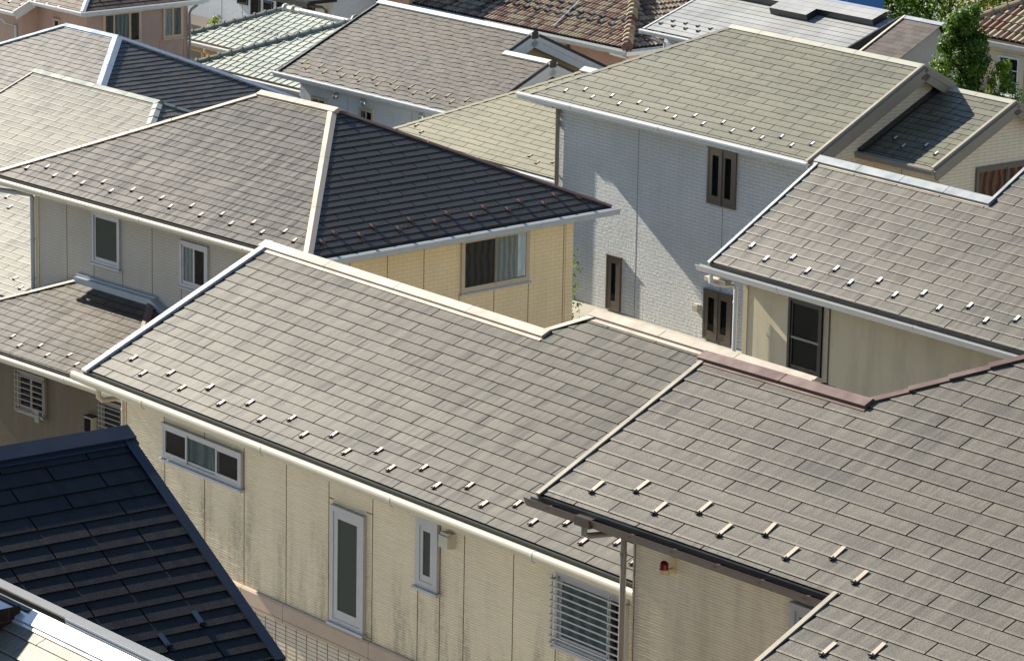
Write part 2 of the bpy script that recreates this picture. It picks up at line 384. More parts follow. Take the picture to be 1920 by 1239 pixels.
def slates(mb, sl, pieces, mat, T=.91, R=.182, u0=0., ph=0., row0=0, h=.0135, gap=.016, half=True, wave=0., wper=.9, jit=.0015, rib=0., seed=1, side=True, butt=None, nose=0.):
    """real overlapping slates: every slate its own tilted plate with a butt edge, cut to the roof outline (plan pieces)"""
    rg = random.Random(seed)
    butt = butt or M['tile_butt']
    for piece in pieces:
        uvp = [sl.uv(*p) for p in piece]
        for k in (0,):
            P = [sl.P(u, v, -.004) for u, v in uvp]
            nn = (P[1]-P[0]).cross(P[2]-P[0])
            mb.face(P if nn.dot(sl.nrm) > 0 else P[::-1], M['under'])
    allv = [v for pc in pieces for v in [sl.uv(*p)[1] for p in pc]]; allu = [u for pc in pieces for u in [sl.uv(*p)[0] for p in pc]]
    v0, v1, ua, ub = min(allv), max(allv), min(allu), max(allu)
    k = math.floor((v0/R)-ph)
    while (k+ph)*R < v1:
        vk = (k+ph)*R; off = u0+(T*.5 if half and (k-row0) % 2 else 0)
        j = math.floor((ua-off)/T)
        while off+j*T < ub:
            a, b = off+j*T+gap/2, off+(j+1)*T-gap/2; rnd = rg.random(); hj = h+rg.uniform(-jit, jit); dv = rg.uniform(-jit, jit)
            for piece in pieces:
                uvp = [sl.uv(*p) for p in piece]
                q = uvp
                for ax, val, kl in ((0, a, False), (0, b, True), (1, vk+dv*.6, False), (1, vk+R+.004, True)):
                    q = clip(q, ax, val, kl)
                    if len(q) < 3: break
                if len(q) < 3: continue
                q = [p for i, p in enumerate(q) if abs(p[0]-q[i-1][0])+abs(p[1]-q[i-1][1]) > 1e-5]
                if len(q) < 3: continue
                def H(p):
                    d_ = p[1]-vk; top = .0015+(hj-.0015)*max(0, min(1, 1-d_/R))
                    return top-nose*max(0, 1-max(0, d_)/.024) if nose else top
                def W(p):                                   # wavy lower edge
                    if wave and p[1]-vk < R*.5: return (p[0], p[1]+wave*math.sin(2*math.pi*(p[0]/wper+k*.37)))
                    return p
                qq = [W(p) for p in q]; hs = [H(p) for p in q]
                if nose:
                    for lo_, hi_ in ((-9, .024), (.024, 9)):
                        z_ = clip(clip(q, 1, vk+lo_, False), 1, vk+hi_, True)
                        z_ = [p for i, p in enumerate(z_) if abs(p[0]-z_[i-1][0])+abs(p[1]-z_[i-1][1]) > 1e-5]
                        if len(z_) >= 3: emit(mb, sl, z_, [H(p) for p in z_], mat, [(rnd, (p[1]-vk)/R) for p in z_])
                else: emit(mb, sl, qq, hs, mat, [(rnd, (p[1]-vk)/R) for p in q])
                n = len(q)
                for i in range(n):
                    p, r = q[i], q[(i+1) % n]
                    low = abs(p[1]-vk) < .004 and abs(r[1]-vk) < .004
                    sd = side and abs(p[0]-r[0]) < 1e-6 and (abs(p[0]-a) < 1e-5 or abs(p[0]-b) < 1e-5)
                    edge0 = abs(p[1]-v0) < 1e-4 and abs(r[1]-v0) < 1e-4
                    if low or sd or edge0:
                        pp, rr = qq[i], qq[(i+1) % n]
                        A, B = sl.P(*pp, hs[i]), sl.P(*rr, hs[(i+1) % n]); A2, B2 = sl.P(*pp, -.003), sl.P(*rr, -.003)
                        cen = sl.P(sum(x[0] for x in q)/n, sum(x[1] for x in q)/n)
                        f = [A, B, B2, A2]; nn = (B-A).cross(B2-A)
                        if nn.dot((A+B)*.5-cen) < 0: f.reverse()
                        mb.face(f, butt if (low or edge0) else M['under'], [(p[0], p[1])]*4, [(rnd, 0)]*4)
                if rib:
                    um, uM = min(p[0] for p in q), max(p[0] for p in q)
                    if um < a+.002 and uM-um > rib*2 and max(p[1] for p in q)-min(p[1] for p in q) > R*.6:
                        vs = [p[1] for p in q if p[0] < um+.01]
                        if vs and max(vs)-min(vs) > R*.5:
                            vb, vt = min(vs), max(vs)
                            f = [(um, vb), (um+rib, vb), (um+rib, vt), (um, vt)]
                            hh = [H(p)+.022 for p in f]
                            emit(mb, sl, f, hh, mat, [(rnd, (p[1]-vk)/R) for p in f])
                            for (p, r) in ((f[0], f[1]), (f[1], f[2]), (f[3], f[0])):
                                A, B, A2, B2 = sl.P(*p, H(p)+.022), sl.P(*r, H(r)+.022), sl.P(*p, -.002), sl.P(*r, -.002)
                                mb.face([A, A2, B2, B], mat, [p]*4, [(rnd, .5)]*4)
            j += 1
        k += 1

def sheet(mb, sl, piece, mat):
    """a roof plane turned away from the street: slates as one sheet"""
    uvp = [sl.uv(*p) for p in piece]; emit(mb, sl, uvp, [0]*len(uvp), mat, [(.5, .5)]*len(uvp))

def cap(mb, P, Q, NL, NR, w, m, r=.035, seg=0, step=0., base=0., mbase=None, dark=None):
    """folded metal capping along a ridge or hip from P (low) to Q (high); NL, NR are the normals of the two roof planes"""
    P, Q, NL, NR = Vector(P), Vector(Q), Vector(NL), Vector(NR); t = (Q-P).normalized()
    dL = NL.cross(t).normalized()
    if dL.dot(NR) > 0: dL = -dL
    dR = NR.cross(t).normalized()
    if dR.dot(NL) > 0: dR = -dR
    up = (NL+NR).normalized()
    L = (Q-P).length; n = max(1, int(round(L/seg))) if seg else 1
    if base:                                        # flat skirt lying on the slates beside the capping
        for d, N in ((dL, NL), (dR, NR)):
            a = [P+N*.016, P+d*(w+base)+N*.016, Q+d*(w+base)+N*.016, Q+N*.016]
            if (a[1]-a[0]).cross(a[2]-a[0]).dot(N) < 0: a.reverse()
            mb.face(a, mbase or m)
            e = [P+d*(w+base)+N*.016, P+d*(w+base)-N*.002, Q+d*(w+base)-N*.002, Q+d*(w+base)+N*.016]
            mb.face(e, mbase or m)
    for i in range(n):
        A = P+t*(L*i/n); B = P+t*(L*(i+1)/n-(.012 if seg and not step else -.03*bool(step)))
        ra, rb = (r+step, r) if step else (r, r)
        def sec(C, rr): return [C+dL*w+NL*.008, C+dL*w+NL*rr, C+up*rr*1.08, C+dR*w+NR*rr, C+dR*w+NR*.008]
        a, b = sec(A, ra), sec(B, rb)
        for j in range(4):
            q = [a[j], a[j+1], b[j+1], b[j]]
            nn = (q[1]-q[0]).cross(q[2]-q[0])
            out = [dL, NL, NR, dR][j]
            if nn.dot(out) < 0: q.reverse()
            mb.face(q, m)
        for s_, tt in ((a, -t), (b, t)):
            q = list(s_)
            if (q[1]-q[0]).cross(q[2]-q[0]).dot(tt) < 0: q.reverse()
            mb.face(q, m)

def verge(mb, sl, x, v0, v1, out, m, w=.07, r=.03, drop=.16, mside=None, depth=.02):
    """edge flashing and board along a gable end: x is the roof edge, out=+1/-1 the side the gable looks to"""
    for (a, b, h0, h1, mm) in ((-w, .02, .008, r, m), (.0, .02, -drop, .0075, mside or m)):
        u0, u1 = (x+out*a, x+out*b)
        P = sl.P(min(u0, u1), v0, h0); U = sl.P(max(u0, u1), v0, h0)-P; V = sl.up*(v1-v0); W = sl.nrm*(h1-h0)
        mb.obox(P, U, V, W, mm)

def barge(mb, sl, x, v0, v1, out, m, drop=.34, th=.05):
    u0, u1 = sorted((x, x+out*th))
    P = sl.P(u0, v0, -drop); mb.obox(P, sl.P(u1, v0, -drop)-P, sl.up*(v1-v0), sl.nrm*(drop-.03), m)
    u0, u1 = sorted((x, x+out*(th+.015)))
    P = sl.P(u0, v0, -drop*.45); mb.obox(P, sl.P(u1, v0, -drop*.45)-P, sl.up*(v1-v0), sl.nrm*(drop*.45-.026), m)

def gutter(mb, A, B, out, m, r=.06, style='round', collars=True, mi=None):
    """eaves gutter from A to B (its top back edge); out is the horizontal direction away from the wall"""
    A, B, out = Vector(A), Vector(B), Vector(out); up = Vector((0,0,1))
    if style == 'round':
        # broad rolled front: dark slot at the back, rounded lid towards the street
        pr = [(0, -.03), (0, -r*1.6), (r*.5, -r*2.0), (r*1.2, -r*1.95), (r*1.75, -r*1.5), (r*1.98, -r*.95), (r*1.97, -r*.45), (r*1.82, -r*.08), (r*1.55, r*.18), (r*1.2, r*.26), (r*.85, r*.2), (r*.6, 0), (r*.5, -r*.3), (r*.45, -r*1.3), (.012, -r*1.3), (.012, -.03)]
    elif style == 'k':
        pr = [(0, 0), (0, -r*1.7), (r*1.3, -r*1.7), (r*1.9, -r*.35), (r*2.05, 0), (r*2.05, .008), (r*1.86, .008), (r*1.8, -r*.3), (r*1.25, -r*1.5), (.012, -r*1.5), (.012, 0)]
    else:                                          # box with a stepped lip
        pr = [(0, 0), (0, -r*1.8), (r*1.5, -r*1.8), (r*1.75, -r*1.5), (r*1.75, -r*.6), (r*2.1, -r*.4), (r*2.1, .012), (r*1.45, .024), (r*1.42, .012), (r*1.34, .012), (r*1.31, .027), (r*.85, .034), (r*.8, -r*.3), (r*.8, -r*1.5), (.012, -r*1.5), (.012, 0)]
    mb.sweep(pr, A, B, out, up, m)
    L = (B-A).length; t = (B-A)/L
    if collars:
        n = max(1, int(L/2.7)); xs = [L*(i+.62)/(n+.2) for i in range(n)]
        pr2 = [(a*1.06-.002, b*1.05+(.002 if b >= -.001 else -.002)) for a, b in pr]
        for x in xs:
            if x < L-.1: mb.sweep(pr2, A+t*x, A+t*(x+.055), out, up, m)
    return pr

def walls(mb, x0, x1, y0, y1, z0, z1, m, faces='-B+A+B-A'):
    z0 += ZC; z1 += ZC
    if '-B' in faces: mb.face([(x0,y0,z0),(x1,y0,z0),(x1,y0,z1),(x0,y0,z1)], m, [(x0,z0),(x1,z0),(x1,z1),(x0,z1)])
    if '+A' in faces: mb.face([(x1,y0,z0),(x1,y1,z0),(x1,y1,z1),(x1,y0,z1)], m, [(y0,z0),(y1,z0),(y1,z1),(y0,z1)])
    if '+B' in faces: mb.face([(x1,y1,z0),(x0,y1,z0),(x0,y1,z1),(x1,y1,z1)], m, [(x1,z0),(x0,z0),(x0,z1),(x1,z1)])
    if '-A' in faces: mb.face([(x0,y1,z0),(x0,y0,z0),(x0,y0,z1),(x0,y1,z1)], m, [(y1,z0),(y0,z0),(y0,z1),(y1,z1)])
def gable(mb, x, ys, z0, ztop, yr, m, out):
    """triangle of wall over an end wall"""
    z0 += ZC; ztop += ZC
    p = [(x, ys[0], z0), (x, ys[1], z0), (x, yr, ztop)]
    if out < 0: p = [p[1], p[0], p[2]]
    mb.face(p, m, [(a[1], a[2]) for a in p])

class Face:
    """a wall face: maps (u along the wall, w out of it, z) to the house frame"""
    def __init__(s, face, c): s.f, s.c = face, c
    def p(s, u, w, z): return {'-B': (u, s.c-w, z+ZC), '+A': (s.c+w, u, z+ZC)}[s.f]
    def box(s, mb, u0, u1, w0, w1, z0, z1, m):
        a, b = s.p(u0, w0, z0), s.p(u1, w1, z1)
        mb.box(min(a[0],b[0]), max(a[0],b[0]), min(a[1],b[1]), max(a[1],b[1]), min(a[2],b[2]), max(a[2],b[2]), m)
    def quad(s, mb, u0, u1, w, z0, z1, m):
        P = [s.p(u0, w, z0), s.p(u1, w, z0), s.p(u1, w, z1), s.p(u0, w, z1)]
        mb.face(P, m, [(u0, z0), (u1, z0), (u1, z1), (u0, z1)])
    def fold(s, mb, u0, u1, w, z0, z1, m, n=14, amp=.012):
        us = [u0+(u1-u0)*i/n for i in range(n+1)]
        ws = [w+amp*math.sin(i*1.9+u0*7)*.8+amp*.5*math.sin(i*3.1) for i in range(n+1)]
        for i in range(n):
            P = [s.p(us[i], ws[i], z0), s.p(us[i+1], ws[i+1], z0), s.p(us[i+1], ws[i+1], z1), s.p(us[i], ws[i], z1)]
            mb.face(P, m, [(us[i], z0), (us[i+1], z0), (us[i+1], z1), (us[i], z1)])

def window(H, F, u0, u1, z0, z1, mf, panes, fw=.045, proud=.05, sill=True, sillm=None, msash=None, head=True, glass=None):
    """window > frame mesh itself, sash, pane, curtain, sill. panes: [(ua, ub, curtain key, sash w, depth)] in 0..1 of the clear width"""
    mb = MB()
    F.box(mb, u0, u0+fw, 0, proud, z0, z1, mf); F.box(mb, u1-fw, u1, 0, proud, z0, z1, mf)
    F.box(mb, u0+fw, u1-fw, 0, proud, z1-fw, z1, mf); F.box(mb, u0+fw, u1-fw, 0, proud, z0, z0+fw, mf)
    if head: F.box(mb, u0-.008, u1+.008, 0, proud+.012, z1, z1+.012, mf)
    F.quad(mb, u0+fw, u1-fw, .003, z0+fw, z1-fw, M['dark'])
    win = H.part('window', mb)
    cu0, cu1, cz0, cz1 = u0+fw, u1-fw, z0+fw, z1-fw
    for i, (a, b, key, sw, dep) in enumerate(panes):
        ua, ub = cu0+(cu1-cu0)*a, cu0+(cu1-cu0)*b
        ms = msash or mf
        if sw:
            s_ = MB()
            F.box(s_, ua, ua+sw, dep-.012, dep+.012, cz0, cz1, ms); F.box(s_, ub-sw, ub, dep-.012, dep+.012, cz0, cz1, ms)
            F.box(s_, ua+sw, ub-sw, dep-.012, dep+.012, cz1-sw, cz1, ms); F.box(s_, ua+sw, ub-sw, dep-.012, dep+.012, cz0, cz0+sw*1.4, ms)
            H.part('sash', s_, win)
        g_ = MB(); F.quad(g_, ua+sw, ub-sw, dep, cz0+sw*1.4, cz1-sw, M[glass or 'glass']); H.part('pane', g_, win)
        if key:
            c_ = MB(); F.fold(c_, ua+sw*.3, ub-sw*.3, .012 if dep < .03 else .016, cz0, cz1, M[key], n=18, amp=.006); H.part('curtain', c_, win)
    if sill:
        s_ = MB(); F.box(s_, u0-.03, u1+.03, 0, proud+.035, z0-.035, z0, sillm or mf)
        for k in range(3): F.box(s_, u0+.01, u1-.01, proud*.35+k*.014, proud*.35+k*.014+.005, z0+.0005, z0+.012, sillm or mf)
        H.part('sill', s_, win)
    return win

def grille(H, win, F, u0, u1, z0, z1, m, n=9, r=.009, w=.10, posts=(0., .8, 1.)):
    mb = MB()
    for k in range(n):
        z = z0+(z1-z0)*(k+.25)/(n-.3); F.box(mb, u0-.02, u1+.02, w, w+r*2, z-r, z+r, m)
    for p in posts:
        u = u0+(u1-u0)*p; F.box(mb, u-r, u+r, w-.012, w, z0-.03, z1+.02, m)
    for u in (u0-.02, u1+.02-.015):
        for z in (z0+.03, z1-.05): F.box(mb, u, u+.015, 0, w, z, z+.02, m)
    H.part('grille', mb, win)

def guard_mesh(sl, ms, wide=.058, L=.13, hh=.034, back=None):
    """snow guard: a strap lying up the slope with an upright stop at its lower end, built at the origin"""
    mb = MB(); b = back or M['guard_dark']; O = Vector((0,0,0)); up, n = sl.up, sl.nrm
    u = up.cross(n).normalized(); w = wide/2
    mb.obox(O-u*w*.86+n*.010, u*w*1.72, up*L, n*.008, ms)
    mb.obox(O-u*w+n*.004, u*wide, up*.008, n*hh, b)
    mb.obox(O-u*w*.4-up*.014+n*.004, u*w*.8, up*.014, n*hh*.55, b)
    mb.obox(O-u*.006+up*.008+n*.018, u*.012, up*.03, n*hh*.4, ms)
    return mb

def guards(H, roof, sl, spots, ms, group, lift=.004, **kw):
    base = None
    for (u, v) in spots:
        p = sl.P(u, v, lift)
        if base is None: base = guard_mesh(sl, ms, **kw).build('snow_guard'); o = base
        else: o = base.copy(); COL.objects.link(o)
        o['group'] = group; H.place(o, p+sl.up*GR.uniform(-.008,.008), roof); o.rotation_mode = 'QUATERNION'; o.rotation_quaternion = Quaternion(sl.nrm, GR.gauss(0, .05))

def pipe(H, pts, r, m, name='downpipe', clips=()):
    mb = MB(); pts = [(p[0], p[1], p[2]+ZC) for p in pts]; mb.tube(pts, r, m, 12)
    for z in clips:
        x, y = pts[-1][0], pts[-1][1]; mb.tube([(x, y, z+ZC), (x, y, z+ZC+.035)], r*1.18, m, 12)
    return H.part(name, mb, smooth=True)

def hood(H, F, u, z, m, r=.085, w=.11, parent=None, name='vent_hood', square=False):
    mb = MB()
    if square:
        F.box(mb, u-r, u+r, 0, w*.55, z-r*1.1, z+r*.8, m)
        a = Vector(F.p(u, w*.45, z+r*.2)); F.box(mb, u-r*.92, u+r*.92, w*.55, w, z-r*1.0, z+r*.55, m); F.box(mb, u-r*.8, u+r*.8, w*.4, w*.85, z+r*.55, z+r*.95, m)
    else:
        ax = Vector(F.p(0, 1, 0))-Vector(F.p(0, 0, 0)); c = Vector(F.p(u, 0, z))
        mb.tube([c, c+ax*w*.45], r*1.1, m, 16); mb.dome(c+ax*w*.45, ax+Vector((0,0,.15)), r, m, 16, 5, .75)
    return H.part(name, mb, parent, smooth=not square)
def rows2(lo, hi, R=.182):
    """two staggered lines of guard positions [(u,v)] from (start, step, count, row)"""
    out = []
    for (u, st, n, r) in (lo, hi): out += [(u+st*i, r*R) for i in range(n)]
    return out
# ------------------------------------------------------------------ houses
def gut(H, x0, x1, y, z, m, style='round', r=.06, face='-B', collars=True, smooth=True):
    mb = MB()
    if face == '-B': gutter(mb, (x0, y, z+ZC), (x1, y, z+ZC), (0,-1,0), m, r, style, collars)
    else: gutter(mb, (y, x0, z+ZC), (y, x1, z+ZC), (1,0,0), m, r, style, collars)
    return H.part('gutter', mb, smooth=smooth)
def eaveB(mb, x0, x1, c0, yw, z, m, th=.16):
    mb.box(x0, x1, c0-.0, c0+.05, z-th+ZC, z-.012+ZC, m); mb.box(x0, x1, c0-.033, c0-.0005, z-.055+ZC, z-.014+ZC, m)
    mb.box(x0, x1, c0+.05, yw+.02, z-th+ZC, z-th+.012+ZC, m)
def eaveA(mb, y0, y1, c0, xw, z, m, th=.16):
    mb.box(c0-.05, c0, y0, y1, z-th+ZC, z-.012+ZC, m); mb.box(c0+.0005, c0+.033, y0, y1, z-.055+ZC, z-.014+ZC, m)
    mb.box(xw-.02, c0-.05, y0, y1, z-th+ZC, z-th+.012+ZC, m)
def joints(mb, F, us, z0, z1, m, w=.013):
    for u in us: F.box(mb, u-w/2, u+w/2, -.004, .0025, z0, z1, m)
def gzrel(H): return H.gz-ZC-.3

# --- the long cream house in the middle
def cream_house():
    H = House('long cream house with combed siding, tall narrow windows and a barred window, centre foreground', -.4, -35, 29.5)
    f = Slope('-B', 26.09, -12.75, .458); r = Slope('+A', -28.05, -12.75, .458); b = Slope('+B', 33.03, -12.75, .458); b1 = Slope('+B', 31.95, -12.75, .458); l = Slope('-A', -38.83, -12.75, .458)
    mb = MB()
    slates(mb, f, [[(-41.85,26.09),(-35.9,26.09),(-35.9,29.02),(-41.85,29.02)], [(-35.9,26.09),(-28.05,26.09),(-31.52,29.56),(-35.36,29.56),(-35.9,29.02)]], M['slate_main'], u0=-41.4, ph=.81, row0=15, seed=11)
    slates(mb, r, [[(-28.05,26.09),(-28.05,33.03),(-31.52,29.56)]], M['slate_main'], u0=26.4, ph=.81, seed=12)
    sheet(mb, b1, [(-41.85,29.02),(-35.9,29.02),(-38.83,31.95),(-41.85,31.95)], M['slate_main'])
    sheet(mb, b, [(-35.36,29.56),(-31.52,29.56),(-28.05,33.03),(-38.83,33.03)], M['slate_main'])
    sheet(mb, l, [(-35.9,29.02),(-35.36,29.56),(-38.83,33.03),(-38.83,31.95)], M['slate_main'])
    roof = H.part('roof', mb)
    m = MB(); z1 = f.z(0, 29.02); cap(m, (-41.93,29.02,z1), (-35.72,29.02,z1), f.nrm, b1.nrm, .12, M['flash_pink'], .045, 1.6, base=.06)
    H.part('ridge_cap', m, roof)
    m = MB(); z2 = f.z(0, 29.56); cap(m, (-35.5,29.56,z2), (-31.42,29.56,z2), f.nrm, b.nrm, .115, M['flash_pink'], .045, 1.3, base=.06); H.part('ridge_cap', m, roof)
    m = MB(); cap(m, (-35.9,29.02,z1), (-35.40,29.52,z2), f.nrm, l.nrm, .07, M['flash_pink'], .02); H.part('hip_cap', m, roof)
    m = MB(); cap(m, (-28.05,26.09,f.z(0,26.09)), (-31.45,29.49,z2), f.nrm, r.nrm, .1, M['flash_pink'], .035, 1.8); H.part('hip_cap', m, roof)
    m = MB(); vm = f.uv(0, 29.02)[1]; verge(m, f, -41.85, -.06, vm+.03, -1, M['flash_white'], .085, .045, .15, M['flash_grey']); H.part('verge_flashing', m, roof); m = MB()
    verge(m, b1, -41.85, -.06, vm+.02, -1, M['flash_white'], .085, .045, .15, M['flash_grey']); H.part('verge_flashing', m, roof)
    m = MB(); eaveB(m, -41.8, -28.1, 26.09, 26.54, -12.75, M['fascia_gap_shade'], .17); eaveA(m, 26.1, 33, -28.05, -28.5, -12.75, M['soffit'], .17)
    m.box(-41.82, -41.6, 26.15, 31.9, ZC-12.92, ZC-12.90, M['soffit']); H.part('eave_board', m)
    w = MB(); zb = gzrel(H)
    walls(w, -41.61, -28.5, 26.54, 31.5, zb, -12.56, M['wall_cream']); walls(w, -38.3, -28.5, 31.5, 32.5, zb, -12.56, M['wall_cream'], '+A+B-A')
    gable(w, -41.61, (26.54, 31.5), -12.56, -11.47, 29.02, M['wall_cream'], -1)
    F = Face('-B', 26.54)
    joints(w, F, [-41.585, -40.67, -38.81, -37.87, -36.95, -36.03, -35.1, -34.66, -34.19, -33.25, -32.45], -15.05, -12.9, M['caulk'])
    joints(w, F, [-39.72], -15.05, -13.76, M['caulk']); joints(w, F, [-39.72], -13.26, -12.9, M['caulk'])
    for z in (-13.40, -15.0):                               # short level joints beside the tall window
        F.box(w, -36.95, -36.85, -.004, .0025, z-.006, z+.006, M['caulk']); F.box(w, -36.16, -36.03, -.004, .0025, z-.006, z+.006, M['caulk'])
    F.quad(w, -41.6, -28.5, .006, zb, -15.28, M['tile_wall'])
    u = -41.5
    while u < -28.6: F.box(w, u-.006, u+.006, .005, .0085, -17.2, -15.28, M['caulk']); u += .2275
    z = -15.34
    while z > -17.2: F.box(w, -41.6, -28.5, .005, .008, z-.003, z+.003, M['caulk']); z -= .0545
    H.part('wall', w)
    bt = MB(); us = [-41.62, -38.82, -37.88, -36.04, -33.26, -30.5, -28.5]
    for a, b_ in zip(us, us[1:]):
        bt.sweep([(0,-15.29+ZC), (.045,-15.29+ZC), (.045,-15.06+ZC), (.03,-15.035+ZC), (0,-15.03+ZC)], (a+.004, 26.54, 0), (b_-.004, 26.54, 0), (0,-1,0), (0,0,1), M['belt'])
        F.box(bt, a+.004, b_-.004, .045, .048, -15.243, -15.239, M['caulk'])
    H.part('belt_course', bt)
    a = M['alu']
    window(H, F, -40.66, -38.82, -13.745, -13.275, a, [(.0,.31,None,.035,.034), (.29,.71,'cur_teal',.028,.018), (.69,1.,None,.035,.034)])
    window(H, F, -36.85, -36.155, -14.97, -13.465, a, [(.0,1.,None,.085,.03)], fw=.06, glass='frost')
    window(H, F, -35.1, -34.665, -14.045, -13.18, a, [(.0,1.,None,.06,.03)], fw=.085, glass='frost')
    win = window(H, F, -32.42, -31.15, -14.06, -13.17, a, [(.0,.79,'cur_teal',.05,.02), (.77,1.,None,.04,.034)], fw=.05)
    grille(H, win, F, -32.42, -31.15, -14.05, -13.22, a, 10)
    hood(H, F, -34.46, -13.31, M['vent_cream'], .095, .12, square=True)
    gut(H, -42.02, -27.95, 26.055, -12.80, M['gutter_cream'], 'round', .062)
    pipe(H, [(-41.42,26.0,-12.9), (-41.42,26.0,-13.02), (-41.46,26.08,-13.08), (-41.62,26.5,-13.14), (-41.68,26.56,-13.2), (-41.68,26.56,gzrel(H))], .036, M['pipe_cream'], clips=(-13.35,-14.5))
    spots = [(-40.86+.912*i, 1.13*.182) for i in range(13)]+[(-41.35+.912*i, 2.13*.182) for i in range(13)]
    guards(H, roof, f, spots, M['guard_pink'], 'snow guards on the grey-beige slate roof')

# --- the taupe-roofed house at the right front
def taupe_house():
    H = House('large taupe slate roof house with brown gutter and red beacon lamp, front right', 1.7, -22, 25.5)
    f = Slope('-B', 23.8, -10.6, .47); l = Slope('-A', -27.3+2.25+.02, -10.6, .47); b1 = Slope('+B', 28.3, -10.6, .47); b = Slope('+B', 33.4, -10.6, .47)
    mb = MB()
    slates(mb, f, [[(-27.3,23.8),(-25.07,23.8),(-25.07,26.05),(-27.3,26.05)], [(-25.07,23.8),(-16,23.8),(-16,28.6),(-22.52,28.6),(-25.07,26.05)], [(-23.2,21.2),(-16,21.2),(-16,23.8),(-23.2,23.8)]],
           M['slate_brown'], u0=-26.79, ph=.30, row0=7, h=.014, gap=.017, seed=21, nose=.0021)
    sheet(mb, b1, [(-27.3,26.05),(-25.07,26.05),(-27.3,28.3)], M['slate_brown'])
    sheet(mb, b, [(-22.52,28.6),(-16,28.6),(-16,33.4),(-27.3,33.4)], M['slate_brown'])
    lz = Slope('-A', -27.32, -10.6, .47)
    sheet(mb, lz, [(-25.07,26.05),(-22.52,28.6),(-27.3,33.38),(-27.3,28.28)], M['slate_brown'])
    roof = H.part('roof', mb)
    z1 = f.z(0, 26.05); z2 = f.z(0, 28.6)
    m = MB(); cap(m, (-27.36,26.05,z1), (-24.96,26.05,z1), f.nrm, b1.nrm, .105, M['flash_mauve'], .05, 1.2, base=.04); H.part('ridge_cap', m, roof)
    m = MB(); cap(m, (-25.05,26.07,z1+.01), (-22.6,28.52,z2), f.nrm, lz.nrm, .07, M['flash_mauve'], .012, .40, step=.02); H.part('hip_cap', m, roof)
    m = MB(); vm = f.uv(0, 26.05)[1]
    verge(m, f, -27.3, -.03, vm, -1, M['flash_taupe'], .035, .026, .16, M['flash_taupe']); H.part('verge_flashing', m, roof)
    m = MB(); verge(m, f, -23.2, f.uv(0,21.2)[1], .03, -1, M['flash_taupe'], .035, .024, .16, M['flash_taupe']); H.part('verge_flashing', m, roof)
    m = MB(); eaveB(m, -27.28, -23.2, 23.8, 24.25, -10.6, M['flash_black'], .15); m.box(-27.25, -26.4, 24.2, 28, ZC-10.76, ZC-10.74, M['soffit']); H.part('eave_board', m)
    zb = gzrel(H); w = MB()
    walls(w, -26.4, -16, 24.25, 32.9, zb, -10.45, M['wall_taupe']); gable(w, -26.4, (24.25, 27.85), -10.45, -9.62, 26.05, M['wall_taupe'], -1)
    walls(w, -22.75, -16, 21.65, 24.25, zb, -11.45, M['wall_taupe'], '-B-A'); gable(w, -16.02, (24.25, 32.9), -10.45, -8.42, 28.6, M['wall_taupe'], 1)
    F = Face('-B', 24.25); joints(w, F, [-26.37], zb, -10.76, M['flash_mauve'], .011); H.part('wall', w)
    g = MB(); gutter(g, (-27.42,23.795,ZC-10.655), (-23.22,23.795,ZC-10.655), (0,-1,0), M['gutter_brown'], .05, 'k', False)
    for i in range(7): g.box(-27.1+.6*i, -27.06+.6*i, 23.70, 23.8, ZC-10.69, ZC-10.668, M['flash_mauve'])
    g.sweep([(0,-.09),(.105,-.09),(.11,.003),(0,.003)], (-26.66,23.797,ZC-10.655), (-26.44,23.797,ZC-10.655), (0,-1,0), (0,0,1), M['gutter_brown']); H.part('gutter', g)
    pipe(H, [(-26.56,23.74,-10.74), (-26.56,23.74,-10.83), (-26.555,23.80,-10.855), (-26.50,24.14,-10.875), (-26.475,24.19,-10.91), (-26.475,24.19,zb)], .032, M['pipe_grey'], clips=(-11.12,-12.3))
    window(H, F, -24.16, -23.2, -11.6, -11.0, M['alu'], [(0,1,'cur_pale',.05,.02)], fw=.06)
    al = MB(); F.box(al, -25.85, -25.78, 0, .012, -11.135, -10.975, M['ivory']); F.box(al, -25.83, -25.80, .012, .10, -11.11, -11.08, M['ivory'])
    c = Vector(F.p(-25.815, .13, -11.115)); al.tube([c, c+Vector((0,0,.045))], .052, M['ivory'], 16)
    beacon = H.part('beacon_lamp', al)
    d = MB(); d.tube([c+Vector((0,0,.045)), c+Vector((0,0,.085))], .046, M['red'], 16); d.dome(c+Vector((0,0,.085)), (0,0,1), .046, M['red'], 16, 6, 1.0); H.part('lens', d, beacon, smooth=True)
    spots = [(-26.31+.906*i, 2.17*.182) for i in range(4)]+[(-25.85+.906*i, 1.12*.182) for i in range(4)]+[(-26.76,1.17*.182)]
    spots += [(-22.68,-4.05*.182), (-22.23,-3.05*.182), (-21.77,-4.05*.182), (-21.32,-3.05*.182)]
    guards(H, roof, f, spots[:3]+spots[3:], M['guard_sand'], 'snow guards on the taupe slate roof', L=.2)

